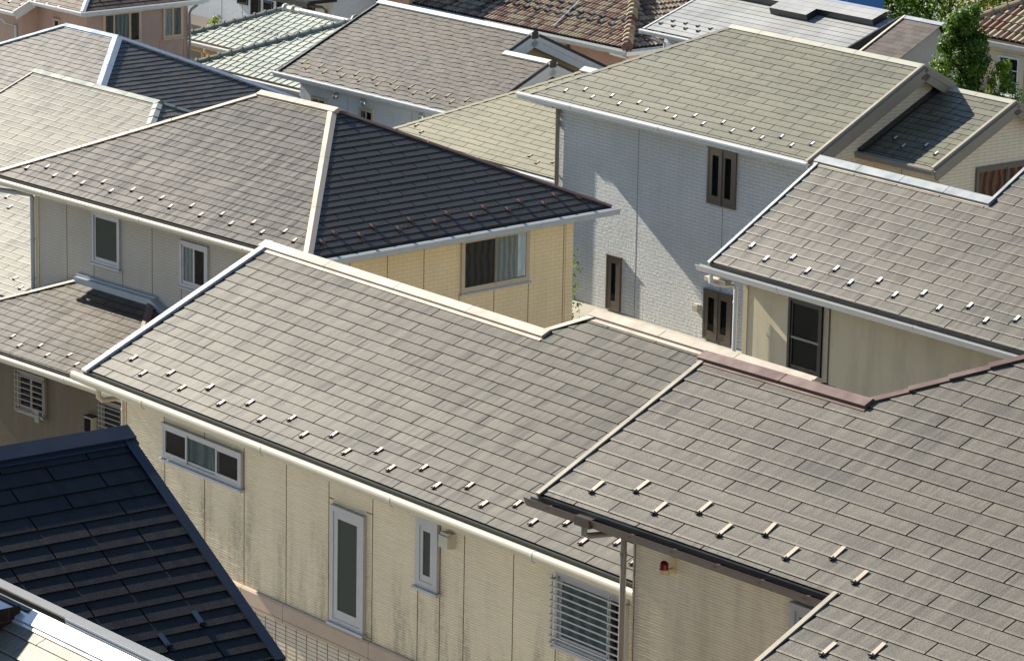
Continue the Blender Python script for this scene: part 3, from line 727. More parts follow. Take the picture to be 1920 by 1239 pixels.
# --- blue-black roof, lower left
NAVY_DY, NX, NR, NY, NZ, NS, NU = -1.5, -26.21, -28.79, 17.58, -10.745, .56, 17.06
def navy_house():
    H = House('steep blue-black slate roof with navy ridge, in the lower left foreground', NAVY_DY, -28.3, 14)
    f = Slope('+A', NX, NZ, NS); b = Slope('-A', 2*NR-NX, NZ, NS)
    mb = MB(); slates(mb, f, [[(NX,9.5),(NX,NY),(NR,NY),(NR,9.5)]], M['slate_navy'], u0=NU, ph=.72, row0=14, h=.0125, seed=31)
    sheet(mb, b, [(2*NR-NX,9.5),(2*NR-NX,NY),(NR,NY),(NR,9.5)], M['slate_navy'])
    roof = H.part('roof', mb); z = f.z(NR, 0); vm = f.uv(NR, 0)[1]
    m = MB(); cap(m, (NR,9.5,z), (NR,NY+.05,z), f.nrm, b.nrm, .15, M['flash_navy'], .05, 1.8, base=.05); H.part('ridge_cap', m, roof)
    m = MB(); verge(m, f, NY, -.04, vm, 1, M['flash_navy'], .085, .028, .16); H.part('verge_flashing', m, roof); m = MB(); verge(m, b, NY, -.04, vm, 1, M['flash_navy'], .085, .028, .16); H.part('verge_flashing', m, roof)
    m = MB(); eaveA(m, 9.5, NY-.03, NX, NX-.45, NZ, M['flash_black'])
    m.box(2*NR-NX+.1, NX-.05, NY-.43, NY-.03, ZC+NZ-.21, ZC+NZ-.195, M['soffit']); H.part('eave_board', m)
    w = MB(); zb = gzrel(H); walls(w, 2*NR-NX+.45, NX-.45, 9.8, NY-.43, zb, NZ+.24, M['wall_greige']); w.face([(2*NR-NX+.45,NY-.43,ZC+NZ+.24),(NR,NY-.43,f.z(NR,0)-.06),(NX-.45,NY-.43,ZC+NZ+.24)], M['wall_greige']); H.part('wall', w)
    gut(H, 9.5, NY+.09, NX+.02, NZ-.06, M['flash_black'], 'k', .05, '+A', False)
    guards(H, roof, f, [(NU-.91*i, 2.87*.182) for i in range(4)]+[(16.63-.91*i, 1.92*.182) for i in range(4)], M['guard_navy'], 'snow guards on the blue-black roof', wide=.06, L=.17)

# --- the nearest roof in the very corner
def corner_house():
    H = House('nearest roof with sunlit white ridge flashing and ribbed vent strip, bottom left corner', 0, -22.5, 13)
    yr, zr = 14.18, -8.87; f = Slope('-B', 11.2, zr-(yr-11.2)*.45, .45); b = Slope('+B', 16.6, zr-(16.6-yr)*.85, .85); z = zr+ZC
    mb = MB(); slates(mb, f, [[(-30,11.2),(-19,11.2),(-19,yr),(-30,yr)]], M['slate_cream'], u0=-22.74, ph=.55, h=.011, gap=.008, seed=41)
    sheet(mb, b, [(-30,16.6),(-19,16.6),(-19,yr),(-30,yr)], M['slate_navy']); roof = H.part('roof', mb)
    v1 = f.uv(0, yr)[1]; m = MB()
    for (a, c, h, xs) in ((v1-.135, v1, .03, (-30, -22.42, -19)), (v1-.165, v1-.14, .014, (-30, -22.47, -19))):
        for x0, x1 in zip(xs, xs[1:]): P = f.P(x0+.0015, a, .004); m.obox(P, f.P(x1-.0015, a, .004)-P, f.up*(c-a), f.nrm*h, M['flash_white'])
    H.part('ridge_flashing', m, roof)
    m = MB(); zt = ZC-8.80
    m.box(-30, -19, 14.205, 14.27, z-.05, zt-.01, M['flash_black']); m.box(-30, -19, 14.185, 14.285, zt-.012, zt, M['pipe_grey'])
    for k in range(6): m.box(-30, -19, 14.192+k*.0165, 14.199+k*.0165, zt, zt+.005, M['alu'])
    m.box(-22.72, -19, 14.178, 14.184, zt-.012, zt+.002, M['flash_white']); m.box(-22.74, -19, 14.19, 14.204, zt-.06, zt-.013, M['gutter_grey']); m.box(-22.7, -19, 14.176, 14.182, z+.034, z+.041, M['alu'])
    for k in range(30): m.dome((-24.0+k*.085+.03*math.sin(k*5), 14.283, zt), (0,0,1), .006, M['chrome'], 8, 3)
    H.part('ridge_vent', m, roof)
    w = MB(); zb = gzrel(H); walls(w, -29.5, -19.5, 11.7, 15.3, zb, -10.0, M['wall_greige']); H.part('wall', w)
    u = MB(); walls(u, -28, -23.21, 12.2, 14.10, -10.3, -8.815, M['wall_rust'], '+A-B-A'); H.part('upper_wall', u)
    t = MB(); walls(t, -28, -24.15, 11, 14.07, -10.3, -8.3, M['wall_greige']); t.box(-28.2, -24.05, 10.8, 14.08, ZC-8.3, ZC-8.22, M['flash_navy']); H.part('shadow_block', t)  # unseen block added to cast the shadow over flashing and slates
    e = MB(); e.box(-28, -23.14, 14.115, 14.165, z-.03, z+.026, M['flash_black']); e.box(-28, -23.14, 14.15, 14.168, z+.026, z+.031, M['flash_blue']); H.part('upper_eave', e)

# --- buff brick house with the hipped roof
def hip_house():
    H = House('umber hipped roof house with buff brick-pattern wall and wide curtained window, left of centre', 3.75, -56, 45.5)
    s = .46; f = Slope('-B', 42.09, -15.12, s); r = Slope('+A', -51.1, -15.12, s); b = Slope('+B', 49.59, -15.12, s); l = Slope('-A', -60.79, -15.12, s)
    yr = 45.84; xl, xr = -57.04, -54.85
    mb = MB()
    slates(mb, f, [[(-60.79,42.09),(-51.1,42.09),(xr,yr),(xl,yr)]], M['slate_hip'], u0=-55.98, ph=.99, row0=13, seed=51)
    slates(mb, r, [[(-51.1,42.09),(-51.1,49.59),(xr,yr)]], M['slate_hip'], u0=44.92, ph=.20, row0=12, h=.014, seed=52)
    sheet(mb, b, [(-51.1,49.59),(-60.79,49.59),(xl,yr),(xr,yr)], M['slate_hip']); sheet(mb, l, [(-60.79,49.59),(-60.79,42.09),(xl,yr)], M['slate_hip'])
    roof = H.part('roof', mb); z = f.z(0, yr); ze = f.z(0, 42.09)
    m = MB(); cap(m, (xl-.05,yr,z), (xr+.12,yr,z), f.nrm, b.nrm, .12, M['flash_pink'], .06, 1.1, base=.03); H.part('ridge_cap', m, roof)
    for (P, Q, N1, N2, ww) in (((-51.1,42.09,ze), (xr-.03,yr-.03,z), f.nrm, r.nrm, .085), ((-60.79,42.09,ze), (xl,yr,z), f.nrm, l.nrm, .085), ((-51.1,49.59,ze), (xr,yr,z), r.nrm, b.nrm, .07), ((-60.79,49.59,ze), (xl,yr,z), l.nrm, b.nrm, .07)):
        m = MB(); cap(m, P, Q, N1, N2, ww, M['flash_pink'] if N1 is not r.nrm else M['flash_mauve'], .035, 1.75); H.part('hip_cap', m, roof)
    m = MB(); eaveB(m, -60.75, -51.15, 42.09, 42.62, -15.12, M['flash_black'], .15); eaveA(m, 42.1, 49.55, -51.1, -51.6, -15.12, M['flash_black'], .15); H.part('eave_board', m)
    zb = gzrel(H); w = MB(); F = Face('-B', 42.62); E = Face('+A', -51.6)
    walls(w, -60.09, -51.6, 42.62, 49.05, zb, -14.9, M['wall_greige'], '-B-A+B'); walls(w, -60.09, -51.6, 42.62, 49.05, zb, -14.9, M['wall_buff_bounce'], '+A')  # one siding in two tints: grey front, buff right with bounce light painted in
    joints(w, F, [-59.08, -56.35], -19, -15.27, M['caulk'], .016); joints(w, F, [-58.2, -57.28], -19, -16.53, M['caulk'], .016); joints(w, F, [-55.45, -54.6], -19, -16.5, M['caulk'], .016)
    joints(w, E, [48.83, 45.29, 44.4, 43.5], -21, -15.27, M['caulk'], .016); joints(w, E, [47.93, 46.17], -21, -16.46, M['caulk'], .016); joints(w, E, [47.05], -21, -16.46, M['caulk'], .016)
    H.part('wall', w)
    t = MB(); t.box(-51.62, -51.585, 48.88, 49.07, ZC-21, ZC-15.27, M['wall_buff_bounce']); H.part('corner_trim', t); t = MB(); t.box(-60.11, -60.0, 42.605, 42.66, ZC-18, ZC-15.27, M['pipe_cream']); H.part('corner_trim', t)
    window(H, F, -58.2, -57.33, -16.5, -15.5, M['alu'], [(0,1,None,.05,.02)], fw=.05, glass='frost')
    window(H, F, -55.45, -54.6, -16.46, -15.585, M['alu'], [(0,.52,'cur_pale',.045,.02), (.48,1,None,.045,.034)], fw=.06)
    win = window(H, E, 46.19, 47.91, -16.42, -15.385, M['alu_cream'], [(0,.51,'cur_brown',.035,.034), (.49,1,'cur_pale',.035,.034)], fw=.05, sillm=M['alu'])
    c = MB(); E.fold(c, 47.62, 47.83, .027, -16.30, -15.45, M['cur_white'], 12, .004); H.part('curtain', c, win, label='white curtain gathered at one side')
    gut(H, -60.95, -51.03, 42.06, -15.17, M['gutter_cream'], 'round', .062); gut(H, 41.95, 49.7, -51.07, -15.165, M['gutter_grey'], 'box', .058, '+A')
    pipe(H, [(-60.62,42.0,-15.28), (-60.62,42.0,-15.37), (-60.55,42.1,-15.42), (-60.2,42.55,-15.50), (-60.165,42.58,-15.56), (-60.165,42.58,-17.6)], .05, M['gutter_grey'], clips=(-16.4,-17.2))
    sp = [(42.73+.905*i, 2.04*.182) for i in range(8)]; sp2 = [(43.16+.905*i, 3.03*.182) for i in range(7)]
    guards(H, roof, r, sp+sp2, M['guard_rose'], 'snow guards on the umber roof', back=M['guard_rose'], wide=.075, hh=.10, L=.12)
    guards(H, roof, f, [(-60.12+.915*i, 1.75*.182) for i in range(10)]+[(-59.67+.915*i, 2.75*.182) for i in range(9)], M['guard_pink'], 'snow guards on the umber roof')
    # lower roof over the ground floor
    g = Slope('-B', 40.22, -17.85, .395); gl = Slope('-A', -60.9, -17.85, .395); gr = Slope('+A', -53.95, -17.85, .395)
    mb = MB(); slates(mb, g, [[(-60.9,40.22),(-53.95,40.22),(-56.33,42.6),(-58.52,42.6)]], M['slate_low'], u0=-55.86, ph=.15, row0=0, seed=53)
    slates(mb, gr, [[(-53.95,40.22),(-53.95,42.6),(-56.33,42.6)]], M['slate_low'], u0=40.6, ph=.15, seed=54); sheet(mb, gl, [(-60.9,40.22),(-58.52,42.6),(-60.9,42.6)], M['slate_low'])
    low = H.part('lower_roof', mb); zl, zt = g.z(0, 40.22), g.z(0, 42.6)
    m = MB(); cap(m, (-60.9,40.22,zl), (-58.55,42.57,zt), g.nrm, gl.nrm, .07, M['flash_pink'], .03, 1.8); H.part('hip_cap', m, low)
    m = MB(); cap(m, (-53.95,40.22,zl), (-56.3,42.57,zt), g.nrm, gr.nrm, .07, M['flash_mauve'], .03, 1.8); H.part('hip_cap', m, low)
    m = MB(); m.box(-58.62, -56.2, 42.44, 42.618, zt-.09, zt+.06, M['flash_grey']); m.box(-58.68, -56.16, 42.53, 42.617, zt+.06, zt+.10, M['flash_grey'])
    P = Vector((-56.2,42.44,zt-.09)); m.obox(P, (0,.178,0), Vector((2.25,0,-.889)), (0,0,.15), M['flash_grey'])
    P = Vector((-58.68,42.56,zt-.02)); m.obox(P, (0,.055,0), Vector((-1.6,0,-.62)), (0,0,.08), M['pipe_grey']); H.part('wall_flashing', m, low)
    m = MB(); eaveB(m, -60.85, -54, 40.22, 40.65, -17.85, M['flash_black'], .14); H.part('eave_board', m, low)
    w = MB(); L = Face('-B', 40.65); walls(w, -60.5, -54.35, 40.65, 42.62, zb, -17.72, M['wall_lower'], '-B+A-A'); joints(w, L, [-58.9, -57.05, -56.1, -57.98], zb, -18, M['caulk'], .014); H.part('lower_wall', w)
    gut(H, -61.0, -53.88, 40.19, -17.90, M['gutter_cream'], 'round', .062)
    w1 = window(H, L, -57.94, -57.05, -19.05, -18.27, M['pipe_grey'], [(0,.5,None,.04,.02), (.5,1,None,.04,.034)]); grille(H, w1, L, -57.94, -57.05, -19.05, -18.29, M['pipe_grey'], 7, posts=(0,1))
    w2 = window(H, L, -55.27, -54.6, -18.9, -18.3, M['pipe_grey'], [(0,1,None,.04,.02)]); grille(H, w2, L, -55.27, -54.6, -18.9, -18.35, M['pipe_grey'], 6, posts=(0,1))
    mt = MB(); L.box(mt, -55.68, -55.46, 0, .13, -19.25, -18.69, M['pipe_cream']); L.box(mt, -55.66, -55.48, .13, .145, -18.98, -18.72, M['dark']); L.box(mt, -55.69, -55.45, 0, .15, -18.69, -18.67, M['alu_black']); H.part('meter_box', mt)
    tg = MB(); L.box(tg, -57.31, -57.17, .10, .104, -19.16, -18.93, M['flash_green']); H.part('hanging_tag', tg)
    guards(H, low, g, [(-59.5+.91*i, 1.2*.182) for i in range(6)]+[(-59.95+.91*i, 2.2*.182) for i in range(7)], M['guard_pink'], 'snow guards on the small lower roof')

# --- warm grey roof with ochre rendered wall, right
def ochre_house():
    H = House('warm-grey slate roof house with white gutter and tall black-framed window in an ochre wall', -.7, -36, 40)
    f = Slope('-B', 36.5, -12.56, .6); b1 = Slope('+B', 40.9, -12.56, .6); b = Slope('+B', 45.3, -12.56, .6)
    mb = MB(); slates(mb, f, [[(-41.65,36.5),(-38.05,36.5),(-38.05,38.7),(-41.65,38.7)], [(-38.05,36.5),(-30,36.5),(-30,40.9),(-38.05,40.9)]], M['slate_right'], u0=-41.24, ph=.06, row0=8, h=.0135, gap=.019, seed=61, nose=.0021)
    sheet(mb, b1, [(-41.65,38.7),(-38.05,38.7),(-38.05,40.9),(-41.65,40.9)], M['slate_right']); sheet(mb, b, [(-38.05,40.9),(-30,40.9),(-30,45.3),(-38.05,45.3)], M['slate_right'])
    roof = H.part('roof', mb); z = f.z(0, 38.7); vm = f.uv(0, 38.7)[1]
    m = MB(); cap(m, (-41.72,38.7,z), (-37.98,38.7,z), f.nrm, b1.nrm, .125, M['flash_grey2'], .05, .95, base=.03, mbase=M['flash_pink']); H.part('ridge_cap', m, roof)
    m = MB(); verge(m, f, -41.65, -.03, vm, -1, M['flash_grey3'], .035, .03, .17); H.part('verge_flashing', m, roof); m = MB(); verge(m, b1, -41.65, 0, vm, -1, M['flash_white'], .035, .03, .17); H.part('verge_flashing', m, roof)
    m = MB(); verge(m, f, -38.05, vm+.02, f.uv(0,40.9)[1], -1, M['flash_grey2'], .035, .03, .2); H.part('verge_flashing', m, roof)
    m = MB(); eaveB(m, -41.6, -30, 36.5, 36.95, -12.56, M['flash_black'], .17); m.box(-41.63, -41.36, 36.55, 40.8, ZC-12.75, ZC-12.735, M['soffit']); H.part('eave_board', m)
    zb = gzrel(H); w = MB(); F = Face('-B', 36.95); walls(w, -41.37, -30, 36.95, 44.8, zb, -12.32, M['wall_stucco2'], '+B+A'); walls(w, -41.37, -30, 36.95, 44.8, zb, -12.32, M['wall_stucco'], '-A')
    walls(w, -41.37, -30, 36.95, 44.8, zb, -12.32, M['wall_stucco2'], '-B'); gable(w, -41.37, (36.95, 40.45), -12.32, -11.3, 38.7, M['wall_stucco'], -1); gable(w, -30.02, (36.95, 44.8), -12.32, -9.98, 40.9, M['wall_stucco'], 1); gable(w, -38.03, (38.7, 43.1), -11.28, -9.98, 40.9, M['wall_stucco'], -1); H.part('wall', w)
    w = MB(); F.box(w, -39.60, -39.49, 0, .02, zb, -12.74, M['soffit']); F.box(w, -39.487, -39.475, 0, .012, zb, -12.74, M['caulk']); F.box(w, -41.38, -41.28, 0, .012, zb, -12.74, M['pipe_cream']); H.part('wall_trim', w)
    win = window(H, F, -40.34, -39.61, -13.99, -12.87, M['alu_black'], [(0,1,None,.04,.02)], fw=.05, sill=False)
    rl = MB(); F.box(rl, -40.30, -39.65, .022, .034, -13.488, -13.455, M['pipe_grey']); H.part('rail', rl, win)
    gut(H, -41.85, -29.9, 36.475, -12.625, M['gutter_white'], 'k', .05, smooth=False)
    pipe(H, [(-41.52,36.41,-12.72), (-41.52,36.41,-12.83), (-41.5,36.5,-12.87), (-41.46,36.8,-12.92), (-41.455,36.855,-12.98), (-41.455,36.855,zb)], .034, M['pipe_white'], clips=(-13.2,-14.6))
    br = MB(); br.box(-41.78, -41.3, 36.50, 36.62, ZC-12.86, ZC-12.80, M['pipe_cream']); H.part('eave_bracket', br)
    guards(H, roof, f, [(-40.74+.914*i, 1.5*.182) for i in range(10)]+[(-41.22+.914*i, 2.5*.182) for i in range(11)], M['guard_silver'], 'snow guards on the warm-grey roof')

# --- white house with the sage gabled roof
def white_house():
    H = House('tall white house with sage slate roof, taupe gable boards and slim paired bronze windows', -.4, -59, 55)
    s = .528; f = Slope('-B', 52.09, -15.16, s); l = Slope('-A', -65.01, -15.16, s); b = Slope('+B', 56.2, -15.16+3.16*.528-.95*.528, s)
    mb = MB(); slates(mb, f, [[(-65.01,52.09),(-55.9,52.09),(-55.9,55.25),(-61.85,55.25)]], M['slate_green'], u0=-60.0, ph=.38, row0=18, seed=71)
    sheet(mb, l, [(-65.01,52.09),(-61.85,55.25),(-62.8,56.2),(-65.01,56.2)], M['slate_green']); sheet(mb, b, [(-61.85,55.25),(-55.9,55.25),(-55.9,56.2),(-62.8,56.2)], M['slate_green'])
    roof = H.part('roof', mb); z = f.z(0, 55.25); vm = f.uv(0, 55.25)[1]; vb = .95/b.c
    m = MB(); cap(m, (-61.9,55.25,z), (-55.9,55.25,z), f.nrm, b.nrm, .13, M['flash_sage'], .03, .95); H.part('ridge_cap', m, roof)
    m = MB(); cap(m, (-65.01,52.09,f.z(0,52.09)), (-61.85,55.25,z), f.nrm, l.nrm, .1, M['slate_green'], .012, .36, step=.012); H.part('hip_cap', m, roof)
    m = MB(); verge(m, f, -55.9, -.05, vm, 1, M['flash_taupe'], .05, .035, .03); barge(m, f, -55.88, -.1, vm, 1, M['barge'], .29); H.part('verge_board', m, roof); m = MB(); verge(m, b, -55.9, 0, vb, 1, M['flash_taupe'], .05, .035, .03)
    barge(m, b, -55.88, -.02, vb, 1, M['barge'], .29); H.part('verge_board', m, roof)
    m = MB(); eaveB(m, -65.0, -56, 52.09, 52.55, -15.16, M['soffit_white'], .2); m.box(-65, -64.5, 52.3, 55.9, ZC-15.36, ZC-15.34, M['soffit_white']); m.box(-65.15, -64.55, 52.36, 52.5, ZC-15.47, ZC-15.37, M['alu']); H.part('eave_board', m)
    zb = gzrel(H); w = MB(); F = Face('-B', 52.55)
    walls(w, -64.55, -56.15, 52.55, 55.75, zb, -14.97, M['wall_white'], '-B-A+B')
    w.face([(-56.15,52.55,zb+ZC),(-56.15,55.75,zb+ZC),(-56.15,55.75,ZC-13.80),(-56.15,55.25,ZC-13.54),(-56.15,52.55,ZC-14.97)], M['wall_beige'], [(52.55,zb),(55.75,zb),(55.75,-13.86),(55.25,-13.62),(52.55,-14.97)])
    joints(w, F, [-61.78, -58.99], zb, -15.37, M['caulk_w'], .014); H.part('wall', w)
    P2 = [(0,.5,None,.10,.03), (.5,1,None,.10,.03)]
    for (za, zc) in ((-16.71,-15.50), (-19.65,-18.58)):
        wn = window(H, F, -59.47, -58.57, za, zc, M['alu_brown'], P2, fw=.05, glass='glass', sill=False)
        c = MB(); F.box(c, -59.045, -58.995, .0, .062, za, zc, M['alu_brown']); H.part('mullion', c, wn)
    window(H, F, -62.72, -62.24, -19.66, -18.44, M['alu_brown'], [(0,1,None,.12,.03)], fw=.04, proud=.055, sill=False)
    hood(H, F, -59.67, -19.03, M['vent_cream'], .085, .11, square=True)
    gut(H, -65.33, -55.83, 52.065, -15.20, M['gutter_white'], 'box', .062, smooth=False)
    pipe(H, [(-64.50,52.44,-15.38), (-64.50,52.487,-15.5), (-64.50,52.49,zb)], .05, M['pipe_grey'], clips=(-17.0,-19))
    guards(H, roof, f, [(-64.1+.922*i, 1.42*.182) for i in range(9)]+[(-63.62+.916*i, 2.45*.182) for i in range(9)], M['guard_silver'], 'snow guards on the sage roof of the white house')
    s = .5
    # lower gabled wing behind its right gable
    g = Slope('-B', 53.75, -15.15, s); gb = Slope('+B', 58.25, -15.15, s)
    mb = MB(); slates(mb, g, [[(-56.1,53.75),(-53.95,53.75),(-53.95,56.0),(-56.1,56.0)]], M['slate_green'], u0=-54.7, ph=.4, seed=72); sheet(mb, gb, [(-60,56.0),(-53.95,56.0),(-53.95,58.25),(-60,58.25)], M['slate_green'])
    slates(mb, g, [[(-60,56.25),(-56.1,55.9),(-56.1,56.0),(-60,56.0)]], M['slate_green'], seed=73) if False else None
    low = H.part('wing_roof', mb); zr = g.z(0, 56.0); vg = g.uv(0, 56.0)[1]
    m = MB(); cap(m, (-56.1,56.0,zr), (-53.93,56.0,zr), g.nrm, gb.nrm, .12, M['flash_sage'], .03, .9); H.part('ridge_cap', m, low)
    m = MB(); verge(m, g, -53.95, -.05, vg, 1, M['flash_taupe'], .05, .035, .03); barge(m, g, -53.93, -.1, vg, 1, M['barge'], .25); H.part('verge_board', m, low); m = MB(); verge(m, gb, -53.95, 0, vg, 1, M['flash_taupe'], .05, .035, .03); barge(m, gb, -53.93, -.1, vg, 1, M['barge'], .25); H.part('verge_board', m, low)
    m = MB(); P = g.P(-56.15, -.05, .0); m.obox(P, (.16,0,0), g.up*vg, g.nrm*.06, M['flash_black']); H.part('wall_flashing', m, low)
    m = MB(); eaveB(m, -56.1, -54, 53.75, 54.15, -15.15, M['soffit'], .18); H.part('eave_board', m, low)
    w = MB(); walls(w, -60, -54.2, 54.15, 57.85, zb, -14.98, M['wall_beige'], '-B+A+B-A'); gable(w, -54.2, (54.15,57.85), -14.98, -14.1, 56.0, M['wall_beige'], 1); E = Face('+A', -54.2)
    joints(w, Face('-B',54.15), [-55.3], zb, -15.3, M['caulk'], .014); H.part('wing_wall', w)
    window(H, E, 55.18, 56.7, -16.3, -15.36, M['alu_brown'], [(0,.6,'cur_rust',.03,.02), (.6,1,'cur_rust',.03,.034)], fw=.07, sill=False)
    gut(H, -56.25, -53.88, 53.72, -15.19, M['pipe_grey'], 'box', .06, smooth=False)
    guards(H, low, g, [(-55.65,2.9*.182), (-55.25,1.95*.182), (-54.75,2.9*.182), (-54.3,1.95*.182)], M['guard_silver'], 'snow guards on the small wing roof')
# --- neighbours further back
def sage_house():
    H = House('low house with a sage hipped roof, tucked behind the white house downpipe', -.4, -71, 60.5)
    s = .49; f = Slope('-B', 56.71, -18.44, s); l = Slope('-A', -76.78, -18.44, s); b = Slope('+B', 64.1, -18.44, s); yr = 60.4
    mb = MB(); slates(mb, f, [[(-76.78,56.71),(-69.2,56.71),(-69.2,yr),(-73.09,yr)]], M['slate_cream2'], u0=-73.64, ph=.29, row0=9, seed=81)
    sheet(mb, l, [(-76.78,64.1),(-76.78,56.71),(-73.09,yr)], M['slate_cream2']); sheet(mb, b, [(-69.2,64.1),(-76.78,64.1),(-73.09,yr),(-69.2,yr)], M['slate_cream2'])
    roof = H.part('roof', mb); z = f.z(0, yr)
    m = MB(); cap(m, (-76.78,56.71,f.z(0,56.71)), (-73.09,yr,z), f.nrm, l.nrm, .11, M['slate_cream2'], .014, .34, step=.014); H.part('hip_cap', m, roof)
    m = MB(); cap(m, (-73.2,yr,z), (-69.2,yr,z), f.nrm, b.nrm, .16, M['flash_white'], .07, 1.8); H.part('ridge_cap', m, roof)
    m = MB(); eaveB(m, -76.7, -69.2, 56.71, 57.15, -18.44, M['flash_black']); H.part('eave_board', m)
    w = MB(); zb = gzrel(H); walls(w, -76.3, -69.5, 57.15, 63.6, zb, -18.25, M['wall_white2']); w.face([(-69.5,57.15,ZC-18.25),(-69.5,63.6,ZC-18.25),(-69.5,60.4,ZC-16.7)], M['wall_white2']); H.part('wall', w)
    gut(H, -76.85, -69.2, 56.68, -18.49, M['gutter_white'], 'box', .055, smooth=False)
    guards(H, roof, f, [(-75.96,2.7*.182), (-75.54,1.75*.182)]+[(-71.32+.91*i, 2.6*.182) for i in range(3)]+[(-70.85+.91*i, 1.65*.182) for i in range(2)], M['guard_gold'], 'snow guards on the low sage roof')

def pale_house():
    H = House('pale greenish slate roof house with dull green ridge, left of the umber hipped roof', 2, -66, 46)
    s = .42; f = Slope('-B', 40.58, -17.69, s); r = Slope('+A', -59.55, -17.69, s); b = Slope('+B', 53.34, -17.69, s); yr = 46.96
    mb = MB(); slates(mb, f, [[(-70.61,40.58),(-61.95,40.58),(-61.95,42.98),(-65.93,yr),(-70.61,yr)]], M['slate_pale'], u0=-69.18, ph=.75, row0=36, seed=91, h=.012, nose=.0018)
    slates(mb, r, [[(-61.95,42.98),(-61.95,50.94),(-65.93,yr)]], M['slate_pale'], u0=46.3, ph=.75, seed=92)
    sheet(mb, b, [(-65.93,yr),(-61.95,50.94),(-61.95,53.34),(-70.61,53.34),(-70.61,yr)], M['slate_pale'])
    roof = H.part('roof', mb); z = f.z(0, yr); vm = f.uv(0, yr)[1]; zh = f.z(0, 42.98)
    m = MB(); cap(m, (-70.66,yr,z), (-65.85,yr,z), f.nrm, b.nrm, .13, M['flash_green'], .04, 1.2, base=.02); H.part('ridge_cap', m, roof)
    m = MB(); cap(m, (-61.95,42.98,zh), (-65.93,yr,z), f.nrm, r.nrm, .1, M['flash_green2'], .025, .36, step=.015); H.part('hip_cap', m, roof)
    m = MB(); cap(m, (-61.95,50.94,zh), (-65.93,yr,z), r.nrm, b.nrm, .09, M['flash_green'], .025, .36, step=.015); H.part('hip_cap', m, roof)
    m = MB(); verge(m, f, -70.61, 0, vm, -1, M['flash_sage'], .03, .03, .15); H.part('verge_flashing', m, roof)
    m = MB(); eaveB(m, -70.6, -61.95, 40.58, 41.0, -17.69, M['flash_black']); H.part('eave_board', m)
    w = MB(); zb = gzrel(H); walls(w, -70.2, -62.1, 41.0, 52.9, zb, -17.55, M['wall_greige']); gable(w, -70.2, (41.0,52.9), -17.55, -15.1, yr, M['wall_greige'], -1); w.face([(-62.1,41.0,ZC-17.55),(-62.1,52.9,ZC-17.55),(-62.1,50.8,ZC-16.75),(-62.1,43.1,ZC-16.75)], M['wall_greige']); H.part('wall', w)
    gut(H, -70.7, -61.95, 40.55, -17.74, M['gutter_white'], 'box', .05, smooth=False)
    guards(H, roof, f, [(-62.64-.91*i, 2.74*.182) for i in range(6)]+[(-62.16-.91*i, 1.61*.182) for i in range(6)]+[(-65.97-.91*i, 14.7*.182) for i in range(4)]+[(-65.48-.91*i, 13.2*.182) for i in range(4)], M['guard_silver'], 'snow guards on the pale greenish roof')

def ash_house():
    H = House('ash-grey hipped roof house with pale blue metal hips, far left behind the greenish roof', 2.7, -81, 57)
    s = .45; yr, xl, xr, zr = 57.17, -82.3, -80.0, -16.53; d = 4.45
    f = Slope('-B', yr-d, zr-d*s, s); r = Slope('+A', xr+d, zr-d*s, s); b = Slope('+B', yr+d, zr-d*s, s); l = Slope('-A', xl-d, zr-d*s, s)
    mb = MB(); kw = dict(T=.303, R=.182, gap=.004, wave=.013, wper=.85, side=False, half=True)
    slates(mb, f, [[(xl-d,yr-d),(xr+d,yr-d),(xr,yr),(xl,yr)]], M['slate_ash'], seed=101, **kw)
    slates(mb, r, [[(xr+d,yr-d),(xr+d,yr+d),(xr,yr)]], M['slate_ash'], seed=102, h=.015, **kw)
    sheet(mb, b, [(xr+d,yr+d),(xl-d,yr+d),(xl,yr),(xr,yr)], M['slate_ash']); sheet(mb, l, [(xl-d,yr+d),(xl-d,yr-d),(xl,yr)], M['slate_ash'])
    roof = H.part('roof', mb); z = f.z(0, yr); ze = f.z(0, yr-d)
    m = MB(); cap(m, (xl-.05,yr,z), (xr+.05,yr,z), f.nrm, b.nrm, .12, M['flash_blue'], .05, 1.8, base=.03); H.part('ridge_cap', m, roof)
    for (P, Q, A, B, ww) in (((xr+d,yr-d,ze), (xr,yr,z), f, r, .13), ((xl-d,yr-d,ze), (xl,yr,z), f, l, .1), ((xr+d,yr+d,ze), (xr,yr,z), r, b, .12)):
        m = MB(); cap(m, P, Q, A.nrm, B.nrm, ww, M['flash_blue'], .05, 1.8); H.part('hip_cap', m, roof)
    w = MB(); zb = gzrel(H); walls(w, xl-d+.5, xr+d-.5, yr-d+.5, yr+d-.5, zb, zr-d*s+.2, M['wall_greige']); H.part('wall', w)
    guards(H, roof, r, [(yr-d+.6+.91*i, .5) for i in range(9)]+[(yr-d+1.05+.91*i, .68) for i in range(8)], M['guard_silver'], 'snow guards on the blue-black hip')

